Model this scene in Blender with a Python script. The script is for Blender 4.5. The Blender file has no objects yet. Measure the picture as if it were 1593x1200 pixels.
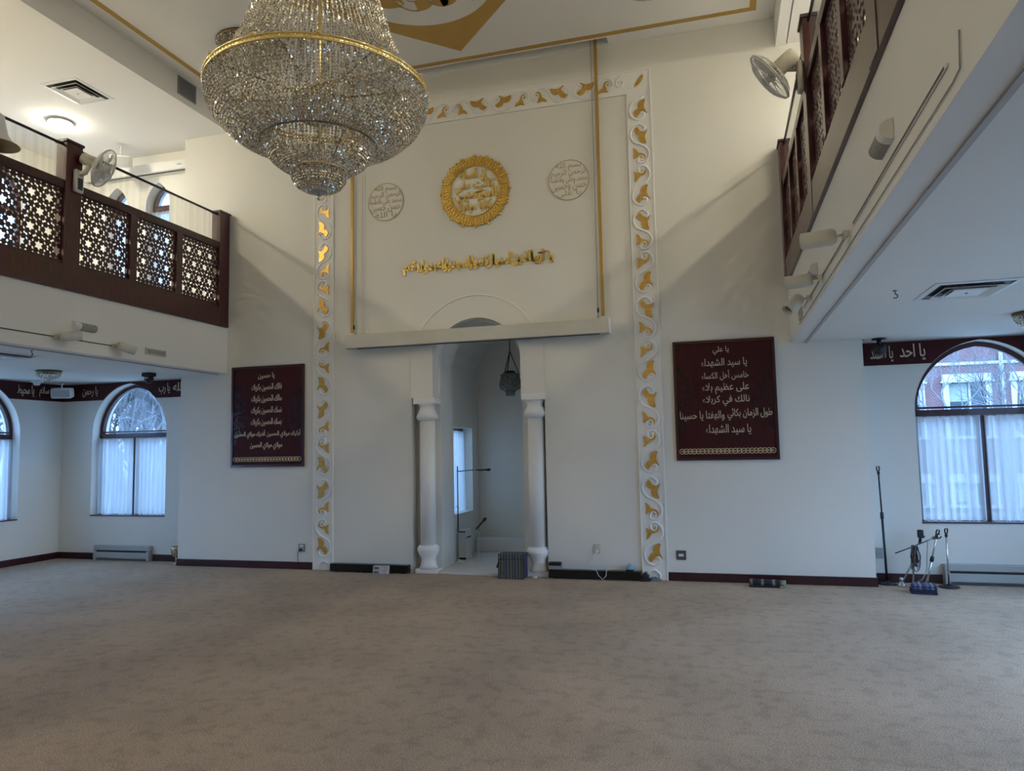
import bpy, bmesh, math, random
from mathutils import Vector, Matrix
from mathutils.geometry import tessellate_polygon

random.seed(7)
PI = math.pi
SC = bpy.context.scene
COL = SC.collection

# ------------------------------------------------------------------ camera
F_PX = 1139.92
YAW, PITCH, ROLL = 0.278433843, 0.0852253388, -0.0190763316
def camera_matrix():
    cy, s = math.cos(YAW), math.sin(YAW)
    f = Vector((-s*math.cos(PITCH), cy*math.cos(PITCH), math.sin(PITCH)))
    r = Vector((cy, s, 0)); u = r.cross(f)
    r2 = r*math.cos(ROLL)+u*math.sin(ROLL); u2 = -r*math.sin(ROLL)+u*math.cos(ROLL)
    m = Matrix.Identity(4)
    for i in range(3):
        m[i][0], m[i][1], m[i][2] = r2[i], u2[i], -f[i]
    m.translation = (0, 0, 1.6)
    return m
cam_data = bpy.data.cameras.new('camera')
cam_data.sensor_fit = 'HORIZONTAL'; cam_data.sensor_width = 36
cam_data.lens = F_PX/1593*36
cam_data.clip_end = 300
cam = bpy.data.objects.new('camera', cam_data); COL.objects.link(cam)
cam.matrix_world = camera_matrix()
SC.camera = cam

# ------------------------------------------------------------------ world, exposure
SC.view_settings.view_transform = 'Standard'
SC.view_settings.look = 'None'
SC.view_settings.gamma = 1
SC.view_settings.use_curve_mapping = False
SC.view_settings.exposure = 0.22
SKY_STRENGTH = 7.8
LAMP_STRENGTH = 215.0
w = bpy.data.worlds.new('overcast_sky'); SC.world = w; w.use_nodes = True
nt = w.node_tree; nt.nodes.clear()
wo = nt.nodes.new('ShaderNodeOutputWorld'); bg = nt.nodes.new('ShaderNodeBackground')
tc = nt.nodes.new('ShaderNodeTexCoord'); sx = nt.nodes.new('ShaderNodeSeparateXYZ'); cr = nt.nodes.new('ShaderNodeValToRGB')
cr.color_ramp.elements[0].position = 0.0; cr.color_ramp.elements[0].color = (0.19, 0.33, 0.60, 1)
cr.color_ramp.elements[1].position = 0.7; cr.color_ramp.elements[1].color = (0.31, 0.56, 1.0, 1)
nt.links.new(tc.outputs['Generated'], sx.inputs[0]); nt.links.new(sx.outputs['Z'], cr.inputs[0])
nt.links.new(cr.outputs[0], bg.inputs[0]); nt.links.new(bg.outputs[0], wo.inputs[0])
bg.inputs[1].default_value = SKY_STRENGTH
# soft sun lamp added as a brighter sky at right, to lift the floor there
sun_d = bpy.data.lights.new('sky_fill_sun', 'SUN'); sun_d.energy = 2.4; sun_d.angle = math.radians(50); sun_d.color = (0.82, 0.91, 1.0)
sun_o = bpy.data.objects.new('sky_fill_sun', sun_d); COL.objects.link(sun_o)
sun_o.matrix_world = Vector((1.0, -0.15, 0.50)).to_track_quat('Z', 'Y').to_matrix().to_4x4()
cyc = SC.cycles
cyc.max_bounces = 10; cyc.diffuse_bounces = 5; cyc.glossy_bounces = 4
cyc.transmission_bounces = 8; cyc.transparent_max_bounces = 24
cyc.sample_clamp_indirect = 6.0
cyc.caustics_reflective = False; cyc.caustics_refractive = False

# ------------------------------------------------------------------ key planes (metres)
YW = 9.015             # front face of the prayer wall
YB = 9.34              # back walls of the aisles
YR = -4.0              # rear wall
XL, XR = -10.205, 4.135
GL, GR = -6.865, 0.80  # faces of the two galleries
XC = (GL+GR)/2
PL, PR = -7.66, 1.56   # outer edges of the prayer wall
ZS = 2.755             # soffit of galleries
ZG = 3.45              # gallery floor
ZU = 6.37              # gallery ceiling
ZC = 6.73              # hall ceiling
def mir(x): return 2*XC-x
YA = YW-0.0016         # back of things fixed to the prayer wall
YT = YB-0.0016         # back of things fixed to the aisle back walls

# ------------------------------------------------------------------ materials
def mat(name, color, rough=0.6, metal=0.0, vary=0.0, vscale=6.0, bump=0.0, bscale=60.0, spec=0.5, coat=0.0):
    m = bpy.data.materials.new(name); m.use_nodes = True
    n = m.node_tree.nodes; l = m.node_tree.links
    b = n['Principled BSDF']
    b.inputs['Base Color'].default_value = (*color, 1)
    b.inputs['Roughness'].default_value = rough
    b.inputs['Metallic'].default_value = metal
    b.inputs['Specular IOR Level'].default_value = spec
    b.inputs['Coat Weight'].default_value = coat
    t = n.new('ShaderNodeTexCoord')
    if vary > 0:
        x = n.new('ShaderNodeTexNoise'); x.inputs['Scale'].default_value = vscale; x.inputs['Detail'].default_value = 4
        r = n.new('ShaderNodeValToRGB')
        r.color_ramp.elements[0].position = 0.3; r.color_ramp.elements[1].position = 0.7
        r.color_ramp.elements[0].color = (*[c*(1-vary) for c in color], 1)
        r.color_ramp.elements[1].color = (*[min(1, c*(1+vary)) for c in color], 1)
        l.new(t.outputs['Object'], x.inputs['Vector']); l.new(x.outputs['Fac'], r.inputs[0]); l.new(r.outputs[0], b.inputs['Base Color'])
    if bump > 0:
        x = n.new('ShaderNodeTexNoise'); x.inputs['Scale'].default_value = bscale; x.inputs['Detail'].default_value = 3
        k = n.new('ShaderNodeBump'); k.inputs['Strength'].default_value = bump; k.inputs['Distance'].default_value = 0.01
        l.new(t.outputs['Object'], x.inputs['Vector']); l.new(x.outputs['Fac'], k.inputs['Height']); l.new(k.outputs[0], b.inputs['Normal'])
    return m
def emit(name, color, strength):
    m = bpy.data.materials.new(name); m.use_nodes = True
    b = m.node_tree.nodes['Principled BSDF']
    b.inputs['Base Color'].default_value = (0.8, 0.8, 0.75, 1)
    b.inputs['Emission Color'].default_value = (*color, 1); b.inputs['Emission Strength'].default_value = strength
    return m
def wood(name, c1, c2, rough, scale=(3, 3, 0.6), coat=0.25):
    m = mat(name, c1, rough, coat=coat, spec=0.5 if coat else 0.25)
    n = m.node_tree.nodes; l = m.node_tree.links; b = n['Principled BSDF']
    t = n.new('ShaderNodeTexCoord'); mp = n.new('ShaderNodeMapping'); mp.inputs['Scale'].default_value = scale
    x = n.new('ShaderNodeTexNoise'); x.inputs['Scale'].default_value = 9; x.inputs['Detail'].default_value = 6
    r = n.new('ShaderNodeValToRGB'); r.color_ramp.elements[0].position = 0.35; r.color_ramp.elements[1].position = 0.68
    r.color_ramp.elements[0].color = (*c1, 1); r.color_ramp.elements[1].color = (*c2, 1)
    l.new(t.outputs['Object'], mp.inputs[0]); l.new(mp.outputs[0], x.inputs['Vector']); l.new(x.outputs['Fac'], r.inputs[0]); l.new(r.outputs[0], b.inputs['Base Color'])
    return m
def thin_glass(name, tint, refl=1.0, milky=0.0):
    m = bpy.data.materials.new(name); m.use_nodes = True
    n = m.node_tree.nodes; l = m.node_tree.links; n.clear()
    o = n.new('ShaderNodeOutputMaterial'); mx = n.new('ShaderNodeMixShader'); tr = n.new('ShaderNodeBsdfTransparent'); g = n.new('ShaderNodeBsdfGlossy')
    fr = n.new('ShaderNodeFresnel'); fr.inputs[0].default_value = 1.45
    tr.inputs[0].default_value = (*tint, 1); g.inputs['Roughness'].default_value = 0.02
    k = n.new('ShaderNodeMath'); k.operation = 'MULTIPLY'; k.inputs[1].default_value = refl
    ge = n.new('ShaderNodeNewGeometry'); iv = n.new('ShaderNodeMath'); iv.operation = 'SUBTRACT'; iv.inputs[0].default_value = 1.0
    k2 = n.new('ShaderNodeMath'); k2.operation = 'MULTIPLY'
    l.new(ge.outputs['Backfacing'], iv.inputs[1])
    l.new(fr.outputs[0], k.inputs[0]); l.new(k.outputs[0], k2.inputs[0]); l.new(iv.outputs[0], k2.inputs[1]); l.new(k2.outputs[0], mx.inputs[0])
    l.new(tr.outputs[0], mx.inputs[1]); l.new(g.outputs[0], mx.inputs[2]); l.new(mx.outputs[0], o.inputs[0])
    if milky:
        d = n.new('ShaderNodeBsdfDiffuse'); d.inputs[0].default_value = (0.8, 0.8, 0.78, 1); m2 = n.new('ShaderNodeMixShader')
        tcn = n.new('ShaderNodeTexCoord'); mp = n.new('ShaderNodeMapping'); mp.inputs['Scale'].default_value = (1, 9, 0.4); x = n.new('ShaderNodeTexNoise'); x.inputs['Scale'].default_value = 1.5
        q = n.new('ShaderNodeMapRange'); q.inputs[1].default_value = 0.35; q.inputs[2].default_value = 0.7; q.inputs[3].default_value = milky*0.4; q.inputs[4].default_value = milky*1.6
        l.new(tcn.outputs['Object'], mp.inputs[0]); l.new(mp.outputs[0], x.inputs['Vector']); l.new(x.outputs['Fac'], q.inputs[0]); l.new(q.outputs[0], m2.inputs[0])
        l.new(mx.outputs[0], m2.inputs[1]); l.new(d.outputs[0], m2.inputs[2]); l.new(m2.outputs[0], o.inputs[0])
    return m
def sheer(name, color, see=0.22, trans=0.58):
    m = bpy.data.materials.new(name); m.use_nodes = True
    n = m.node_tree.nodes; l = m.node_tree.links; n.clear()
    o = n.new('ShaderNodeOutputMaterial'); a = n.new('ShaderNodeMixShader'); b = n.new('ShaderNodeMixShader')
    tr = n.new('ShaderNodeBsdfTransparent'); d = n.new('ShaderNodeBsdfDiffuse'); t = n.new('ShaderNodeBsdfTranslucent')
    tcn = n.new('ShaderNodeTexCoord'); x = n.new('ShaderNodeTexNoise'); x.inputs['Scale'].default_value = 40
    r = n.new('ShaderNodeValToRGB'); r.color_ramp.elements[0].color = (*[c*0.93 for c in color], 1); r.color_ramp.elements[1].color = (*color, 1)
    l.new(tcn.outputs['Object'], x.inputs['Vector']); l.new(x.outputs['Fac'], r.inputs[0])
    l.new(r.outputs[0], d.inputs[0]); l.new(r.outputs[0], t.inputs[0])
    a.inputs[0].default_value = trans; l.new(d.outputs[0], a.inputs[1]); l.new(t.outputs[0], a.inputs[2])
    b.inputs[0].default_value = see; l.new(a.outputs[0], b.inputs[1]); l.new(tr.outputs[0], b.inputs[2]); l.new(b.outputs[0], o.inputs[0])
    return m

M = {}
M['paint'] = mat('wall_paint', (0.80, 0.78, 0.715), 0.75, vary=0.015, vscale=1.2, bump=0.04, bscale=90)
M['ceil'] = mat('ceiling_paint', (0.85, 0.83, 0.785), 0.85, vary=0.012, vscale=1.0)
M['stucco'] = mat('white_stucco', (0.87, 0.86, 0.82), 0.7, bump=0.05, bscale=120, vary=0.02)
M['white'] = mat('white_plastic', (0.78, 0.77, 0.74), 0.45, vary=0.01)
M['offwhite'] = mat('aged_white_plastic', (0.62, 0.60, 0.52), 0.5, vary=0.03)
M['grey'] = mat('grey_plastic', (0.30, 0.31, 0.31), 0.5, vary=0.04)
M['dgrey'] = mat('dark_grey_slot', (0.05, 0.05, 0.055), 0.7, vary=0.04)
M['black'] = mat('black_plastic', (0.012, 0.012, 0.014), 0.4, vary=0.1)
M['blackled'] = mat('black_lacquer', (0.006, 0.006, 0.006), 0.28, vary=0.1)
M['maroon'] = wood('mahogany', (0.042, 0.0085, 0.0105), (0.066, 0.0125, 0.0145), 0.30)
M['maroon_dark'] = wood('dark_mahogany', (0.032, 0.007, 0.009), (0.050, 0.0105, 0.0125), 0.32)
M['board'] = wood('board_mahogany', (0.043, 0.0068, 0.0075), (0.062, 0.0095, 0.0098), 0.65, coat=0.0)
M['carve'] = wood('carved_mahogany', (0.012, 0.003, 0.004), (0.022, 0.006, 0.006), 0.4)
M['chain'] = mat('pale_gold_inlay', (0.62, 0.50, 0.30), 0.45, 0.2, vary=0.06)
M['ivory'] = mat('ivory_letters', (0.62, 0.52, 0.38), 0.45, vary=0.05)
M['gold'] = mat('gold_leaf', (0.72, 0.44, 0.11), 0.34, 0.72, vary=0.12, vscale=30, bump=0.15, bscale=80)
M['goldtext'] = mat('gold_relief', (0.80, 0.56, 0.15), 0.38, 0.45, vary=0.12, vscale=40, bump=0.1, bscale=90)
M['goldpaint'] = mat('gold_paint', (0.50, 0.31, 0.075), 0.42, 0.35, vary=0.05, vscale=3)
M['brass'] = mat('polished_brass', (0.90, 0.74, 0.36), 0.22, 1.0, vary=0.05, vscale=20)
M['dbrass'] = mat('dark_brass', (0.22, 0.16, 0.08), 0.35, 0.9, vary=0.1)
M['chrome'] = mat('chrome', (0.62, 0.64, 0.66), 0.18, 1.0, vary=0.03)
M['steel'] = mat('heater_enamel', (0.42, 0.43, 0.42), 0.45, 0.1, vary=0.03)
M['relief'] = mat('relief_lettering', (0.50, 0.42, 0.28), 0.55, vary=0.1, vscale=30)
M['silverglass'] = mat('smoked_lamp_glass', (0.16, 0.18, 0.19), 0.15, 0.2, vary=0.3, vscale=25)
M['glass'] = thin_glass('window_glass', (0.93, 0.96, 0.97))
M['acrylic'] = thin_glass('acrylic_panel', (0.95, 0.95, 0.93), 1.2, 0.10)
M['sheer'] = sheer('sheer_curtain_fabric', (0.70, 0.71, 0.72), see=0.15)
M['lampglass'] = emit('lit_lamp_diffuser', (1.0, 0.90, 0.69), LAMP_STRENGTH)
M['lampglass_dim'] = emit('dimmed_lamp_diffuser', (1.0, 0.90, 0.69), LAMP_STRENGTH*0.6)  # same lamp, dimmed to keep the wall beside it from glaring
M['paper'] = mat('printed_carton', (0.62, 0.56, 0.53), 0.6, vary=0.25, vscale=40)
M['blueplastic'] = mat('blue_plastic', (0.20, 0.36, 0.46), 0.35, vary=0.08)
M['navy'] = mat('navy_cloth', (0.02, 0.025, 0.07), 0.85, vary=0.3, vscale=30, bump=0.2)
M['greycloth'] = mat('grey_cloth', (0.16, 0.17, 0.17), 0.9, vary=0.15, vscale=20, bump=0.2)
M['bark'] = mat('winter_bark', (0.22, 0.23, 0.24), 0.9, vary=0.2, vscale=10)
M['ground'] = mat('outside_ground', (0.30, 0.30, 0.29), 0.95, vary=0.1, vscale=0.5)
M['trimwhite'] = mat('white_stone_trim', (0.62, 0.62, 0.57), 0.7, vary=0.03)
M['pane'] = mat('far_window_glass', (0.05, 0.08, 0.10), 0.15, 0.0, vary=0.2, vscale=2)
M['blind'] = mat('far_window_blind', (0.42, 0.50, 0.46), 0.6, vary=0.04)
M['palegreen'] = mat('pale_green_end', (0.28, 0.31, 0.22), 0.7, vary=0.15, vscale=40)
M['crystal'] = None

def make_carpet():
    m = mat('carpet', (0.485, 0.385, 0.30), 0.95, spec=0.15)
    n = m.node_tree.nodes; l = m.node_tree.links; b = n['Principled BSDF']
    t = n.new('ShaderNodeTexCoord')
    def noise(sc, det, mscale=None):
        x = n.new('ShaderNodeTexNoise'); x.inputs['Scale'].default_value = sc; x.inputs['Detail'].default_value = det
        if mscale:
            mp = n.new('ShaderNodeMapping'); mp.inputs['Scale'].default_value = mscale
            l.new(t.outputs['Object'], mp.inputs[0]); l.new(mp.outputs[0], x.inputs['Vector'])
        else:
            l.new(t.outputs['Object'], x.inputs['Vector'])
        return x
    big = noise(1.1, 5); mid = noise(9.0, 6); fine = noise(110, 3)
    def ramp(src, a, bb, lo, hi):
        r = n.new('ShaderNodeMapRange'); r.inputs[1].default_value = a; r.inputs[2].default_value = bb; r.inputs[3].default_value = lo; r.inputs[4].default_value = hi
        l.new(src.outputs['Fac'], r.inputs[0]); return r
    r1 = ramp(big, 0.35, 0.65, 0.90, 1.07); r2 = ramp(mid, 0.36, 0.50, 0.87, 1.01); r3 = ramp(fine, 0.32, 0.68, 0.66, 1.34)
    # woven rows of the loop pile
    mp = n.new('ShaderNodeMapping'); mp.inputs['Rotation'].default_value = (0, 0, 0.0)
    l.new(t.outputs['Object'], mp.inputs[0])
    wv = n.new('ShaderNodeTexWave'); wv.bands_direction = 'Y'; wv.inputs['Scale'].default_value = 40; wv.inputs['Distortion'].default_value = 0.8; wv.inputs['Detail'].default_value = 2
    l.new(mp.outputs[0], wv.inputs['Vector'])
    r4 = ramp(wv, 0, 1, 0.90, 1.06)
    prev = r1
    for q in (r2, r3, r4):
        k = n.new('ShaderNodeMath'); k.operation = 'MULTIPLY'
        l.new(prev.outputs[0], k.inputs[0]); l.new(q.outputs[0], k.inputs[1]); prev = k
    vm = n.new('ShaderNodeVectorMath'); vm.operation = 'SCALE'; vm.inputs[0].default_value = (0.485, 0.385, 0.30)
    l.new(prev.outputs[0], vm.inputs['Scale']); l.new(vm.outputs[0], b.inputs['Base Color'])
    bp = n.new('ShaderNodeBump'); bp.inputs['Strength'].default_value = 0.35; bp.inputs['Distance'].default_value = 0.006
    l.new(r3.outputs[0], bp.inputs['Height']); l.new(bp.outputs[0], b.inputs['Normal'])
    return m
M['carpet'] = make_carpet()

def make_brick():
    m = mat('red_brick', (0.3, 0.12, 0.11), 0.85)
    n = m.node_tree.nodes; l = m.node_tree.links; b = n['Principled BSDF']
    t = n.new('ShaderNodeTexCoord'); mp = n.new('ShaderNodeMapping'); mp.inputs['Rotation'].default_value = (PI/2, 0, 0)
    x = n.new('ShaderNodeTexBrick'); x.inputs['Scale'].default_value = 5.0
    x.inputs['Color1'].default_value = (0.22, 0.085, 0.085, 1); x.inputs['Color2'].default_value = (0.17, 0.065, 0.075, 1); x.inputs['Mortar'].default_value = (0.30, 0.25, 0.24, 1)
    x.inputs['Mortar Size'].default_value = 0.03
    l.new(t.outputs['Object'], mp.inputs[0]); l.new(mp.outputs[0], x.inputs['Vector']); l.new(x.outputs['Color'], b.inputs['Base Color'])
    return m
M['brick'] = make_brick()

def make_stripes(name, cols, scale, axis='X'):
    m = mat(name, cols[0], 0.9)
    n = m.node_tree.nodes; l = m.node_tree.links; b = n['Principled BSDF']
    t = n.new('ShaderNodeTexCoord'); s = n.new('ShaderNodeSeparateXYZ'); k = n.new('ShaderNodeMath'); k.operation = 'MULTIPLY'; k.inputs[1].default_value = scale
    fr = n.new('ShaderNodeMath'); fr.operation = 'FRACT'; r = n.new('ShaderNodeValToRGB'); r.color_ramp.interpolation = 'CONSTANT'
    while len(r.color_ramp.elements) < len(cols): r.color_ramp.elements.new(0.5)
    for i, c in enumerate(cols):
        r.color_ramp.elements[i].position = i/len(cols); r.color_ramp.elements[i].color = (*c, 1)
    l.new(t.outputs['Object'], s.inputs[0]); l.new(s.outputs[axis], k.inputs[0]); l.new(k.outputs[0], fr.inputs[0]); l.new(fr.outputs[0], r.inputs[0])
    x = n.new('ShaderNodeTexNoise'); x.inputs['Scale'].default_value = 90; l.new(t.outputs['Object'], x.inputs['Vector'])
    mr = n.new('ShaderNodeMapRange'); mr.inputs[1].default_value = 0.3; mr.inputs[2].default_value = 0.7; mr.inputs[3].default_value = 0.5; mr.inputs[4].default_value = 1.5
    l.new(x.outputs['Fac'], mr.inputs[0])
    vm = n.new('ShaderNodeVectorMath'); vm.operation = 'SCALE'; l.new(r.outputs[0], vm.inputs[0]); l.new(mr.outputs[0], vm.inputs['Scale']); l.new(vm.outputs[0], b.inputs['Base Color'])
    return m
M['stripes'] = make_stripes('woven_stripes', [(0.15, 0.14, 0.10), (0.05, 0.045, 0.04), (0.16, 0.145, 0.14), (0.04, 0.04, 0.075), (0.09, 0.095, 0.13), (0.14, 0.16, 0.16), (0.04, 0.045, 0.04), (0.13, 0.125, 0.09)], 9.0)
M['plaid'] = make_stripes('plaid_cloth', [(0.05, 0.06, 0.13), (0.10, 0.13, 0.25), (0.05, 0.06, 0.12), (0.20, 0.23, 0.33), (0.04, 0.045, 0.08)], 9.0)
M['bands'] = make_stripes('banded_mat', [(0.02, 0.02, 0.022), (0.03, 0.028, 0.03), (0.20, 0.18, 0.17), (0.02, 0.02, 0.02)], 8.5)

def make_crystal():
    m = bpy.data.materials.new('cut_crystal'); m.use_nodes = True
    n = m.node_tree.nodes; l = m.node_tree.links; n.clear()
    o = n.new('ShaderNodeOutputMaterial'); mx = n.new('ShaderNodeMixShader'); g = n.new('ShaderNodeBsdfGlossy'); t = n.new('ShaderNodeBsdfGlass')
    g.inputs['Color'].default_value = (1.0, 0.95, 0.84, 1); g.inputs['Roughness'].default_value = 0.06
    t.inputs['Color'].default_value = (0.96, 0.95, 0.93, 1); t.inputs['IOR'].default_value = 1.6; t.inputs['Roughness'].default_value = 0.02
    tc = n.new('ShaderNodeTexCoord'); x = n.new('ShaderNodeTexWhiteNoise'); sn = n.new('ShaderNodeVectorMath'); sn.operation = 'SNAP'; sn.inputs[1].default_value = (0.012, 0.012, 0.012)
    mr = n.new('ShaderNodeMapRange'); mr.inputs[3].default_value = 0.35; mr.inputs[4].default_value = 0.98
    l.new(tc.outputs['Object'], sn.inputs[0]); l.new(sn.outputs[0], x.inputs['Vector']); l.new(x.outputs['Value'], mr.inputs[0]); l.new(mr.outputs[0], mx.inputs[0])
    l.new(t.outputs[0], mx.inputs[1]); l.new(g.outputs[0], mx.inputs[2]); l.new(mx.outputs[0], o.inputs[0])
    return m
M['crystal'] = make_crystal()

# ------------------------------------------------------------------ mesh helpers
class MB:
    """Collects shapes; build() links them as ONE mesh object."""
    def __init__(s): s.v = []; s.f = []; s.smooth = []
    def add(s, v, f, smooth=False):
        o = len(s.v); s.v += [tuple(p) for p in v]; s.f += [tuple(i+o for i in q) for q in f]; s.smooth += [smooth]*len(f); return s
    def box(s, x0, x1, y0, y1, z0, z1):
        v = [(x, y, z) for x in (x0, x1) for y in (y0, y1) for z in (z0, z1)]
        return s.add(v, [(0, 1, 3, 2), (4, 6, 7, 5), (0, 4, 5, 1), (2, 3, 7, 6), (0, 2, 6, 4), (1, 5, 7, 3)])
    def rbox(s, x0, x1, y0, y1, z0, z1, r=0.01, seg=2):
        bm = bmesh.new(); bmesh.ops.create_cube(bm, size=1)
        for q in bm.verts: q.co = Vector(((x0+x1)/2+q.co.x*(x1-x0), (y0+y1)/2+q.co.y*(y1-y0), (z0+z1)/2+q.co.z*(z1-z0)))
        bmesh.ops.bevel(bm, geom=list(bm.edges), offset=r, segments=seg, profile=0.5, affect='EDGES')
        bm.verts.index_update()
        s.add([q.co for q in bm.verts], [[q.index for q in f.verts] for f in bm.faces], False); bm.free(); return s
    def tube(s, pts, r, n=8, closed=False, cap=True):
        pts = [Vector(p) for p in pts]; N = len(pts); rr = r if isinstance(r, (list, tuple)) else [r]*N
        up = None; rings = []
        for i in range(N):
            if closed: d = pts[(i+1) % N]-pts[i-1]
            else: d = pts[min(i+1, N-1)]-pts[max(i-1, 0)]
            d.normalize()
            if up is None:
                a = Vector((0, 0, 1)) if abs(d.z) < 0.9 else Vector((1, 0, 0))
                up = d.cross(a).normalized()
            up = (up-d*up.dot(d))
            if up.length < 1e-6: up = d.orthogonal()
            up.normalize(); sd = d.cross(up)
            rings.append([pts[i]+(up*math.cos(2*PI*k/n)+sd*math.sin(2*PI*k/n))*rr[i] for k in range(n)])
        v = [p for q in rings for p in q]; f = []
        for i in range(N if closed else N-1):
            j = (i+1) % N
            for k in range(n): f.append((i*n+k, i*n+(k+1) % n, j*n+(k+1) % n, j*n+k))
        s.add(v, f, True)
        if cap and not closed:
            o = len(s.v)-len(v)
            s.f.append(tuple(o+k for k in range(n))); s.f.append(tuple(o+(N-1)*n+k for k in range(n))); s.smooth += [False, False]
        return s
    def lathe(s, prof, c=(0, 0, 0), n=32, axis=None, smooth=True):
        # prof = [(radius, height)]; axis = direction of height
        a = Vector(axis).normalized() if axis else Vector((0, 0, 1))
        e = a.orthogonal().normalized() if axis else Vector((1, 0, 0)); g = a.cross(e); c = Vector(c)
        v = []; f = []; P = len(prof)
        for r, h in prof:
            for k in range(n):
                t = 2*PI*k/n; v.append(c+a*h+(e*math.cos(t)+g*math.sin(t))*max(r, 1e-4))
        for i in range(P-1):
            for k in range(n): f.append((i*n+k, i*n+(k+1) % n, (i+1)*n+(k+1) % n, (i+1)*n+k))
        s.add(v, f, smooth)
        o = len(s.v)-len(v)
        s.f.append(tuple(o+k for k in range(n))); s.f.append(tuple(o+(P-1)*n+k for k in range(n))); s.smooth += [False, False]
        return s
    def slab(s, loops, plane, d0, d1):
        """Extrude a flat outline (first loop) with holes (other loops) between depths d0 and d1."""
        def P(a, b, d): return (a, d, b) if plane == 'xz' else (d, a, b) if plane == 'yz' else (a, b, d)
        flat = [p for L in loops for p in L]; n = len(flat)
        tri = tessellate_polygon([[Vector((a, b, 0)) for a, b in L] for L in loops])
        v = [P(a, b, d0) for a, b in flat]+[P(a, b, d1) for a, b in flat]
        f = [tuple(t) for t in tri]+[tuple(i+n for i in reversed(t)) for t in tri]
        o = 0
        for L in loops:
            m = len(L)
            for i in range(m): f.append((o+i, o+(i+1) % m, n+o+(i+1) % m, n+o+i))
            o += m
        return s.add(v, f)
    def build(s, name, m, parent=None, loc=None, bevel=0):
        me = bpy.data.meshes.new(name); me.from_pydata(s.v, [], s.f)
        me.polygons.foreach_set('use_smooth', s.smooth)
        bm = bmesh.new(); bm.from_mesh(me); bmesh.ops.recalc_face_normals(bm, faces=bm.faces); bm.to_mesh(me); bm.free()
        me.materials.append(m); o = bpy.data.objects.new(name, me); COL.objects.link(o)
        if parent: o.parent = parent
        if loc: o.location = loc
        if bevel:
            b = o.modifiers.new('edge', 'BEVEL'); b.width = bevel; b.segments = 2; b.limit_method = 'ANGLE'
        return o
def rect(a0, a1, b0, b1): return [(a0, b0), (a1, b0), (a1, b1), (a0, b1)]
def empty(name, loc=(0, 0, 0), rot=(0, 0, 0)):
    o = bpy.data.objects.new(name, None); COL.objects.link(o); o.location = loc; o.rotation_euler = rot; o.empty_display_size = 0.1; return o
def tag(o, label, cat, group=None):
    o['label'] = label; o['category'] = cat
    if group: o['group'] = group
    return o
def struct(o): o['kind'] = 'structure'; return o
def stuff(o): o['kind'] = 'stuff'; return o
def kids(o): return [c for c in bpy.data.objects if c.parent == o]
def dup(o, parent=None, loc=None, rot=None):
    c = o.copy(); COL.objects.link(c)
    if parent: c.parent = parent
    for ch in kids(o): dup(ch, c)
    if loc is not None: c.location = loc
    if rot is not None: c.rotation_euler = rot
    return c

# ------------------------------------------------------------------ Arabic lettering (joined letter forms, laid out right to left)
ARB = {'ء': (0xFE80, 1), 'آ': (0xFE81, 2), 'أ': (0xFE83, 2), 'ؤ': (0xFE85, 2), 'إ': (0xFE87, 2), 'ئ': (0xFE89, 4), 'ا': (0xFE8D, 2), 'ب': (0xFE8F, 4), 'ة': (0xFE93, 2),
       'ت': (0xFE95, 4), 'ث': (0xFE99, 4), 'ج': (0xFE9D, 4), 'ح': (0xFEA1, 4), 'خ': (0xFEA5, 4), 'د': (0xFEA9, 2), 'ذ': (0xFEAB, 2), 'ر': (0xFEAD, 2), 'ز': (0xFEAF, 2),
       'س': (0xFEB1, 4), 'ش': (0xFEB5, 4), 'ص': (0xFEB9, 4), 'ض': (0xFEBD, 4), 'ط': (0xFEC1, 4), 'ظ': (0xFEC5, 4), 'ع': (0xFEC9, 4), 'غ': (0xFECD, 4), 'ف': (0xFED1, 4),
       'ق': (0xFED5, 4), 'ك': (0xFED9, 4), 'ل': (0xFEDD, 4), 'م': (0xFEE1, 4), 'ن': (0xFEE5, 4), 'ه': (0xFEE9, 4), 'و': (0xFEED, 2), 'ى': (0xFEEF, 2), 'ي': (0xFEF1, 4)}
def shape(text):
    out = []; i = 0; T = text
    def joins_next(ch): return ch in ARB and ARB[ch][1] == 4
    prev = None
    while i < len(T):
        ch = T[i]
        if ch == 'ل' and i+1 < len(T) and T[i+1] in 'اأإآ':
            base = {'ا': 0xFEFB, 'أ': 0xFEF7, 'إ': 0xFEF9, 'آ': 0xFEF5}[T[i+1]]
            out.append(chr(base+(1 if prev and joins_next(prev) else 0))); prev = 'ا'; i += 2; continue
        if ch not in ARB: out.append(ch); prev = None; i += 1; continue
        b, k = ARB[ch]; p = bool(prev and joins_next(prev)) and k > 1; nx = i+1 < len(T) and T[i+1] in ARB and ARB[T[i+1]][1] > 1 and k == 4
        out.append(chr(b+(3 if p and nx else 2 if nx else 1 if p else 0))); prev = ch; i += 1
    return ''.join(reversed(out))
_tx = {}
def text_shape(text, weight=0.0, thick=0.02):
    key = (text, weight, thick)
    if key not in _tx:
        c = bpy.data.curves.new('lettering', 'FONT'); c.body = shape(text); c.resolution_u = 3; c.offset = weight; c.extrude = thick
        o = bpy.data.objects.new('lettering', c); COL.objects.link(o)
        dg = bpy.context.evaluated_depsgraph_get(); dg.update()
        me = bpy.data.meshes.new_from_object(o.evaluated_get(dg))
        v = [tuple(p.co) for p in me.vertices]; f = [tuple(p.vertices) for p in me.polygons]
        bpy.data.objects.remove(o); bpy.data.curves.remove(c); bpy.data.meshes.remove(me)
        _tx[key] = (v, f)
    return _tx[key]
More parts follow.
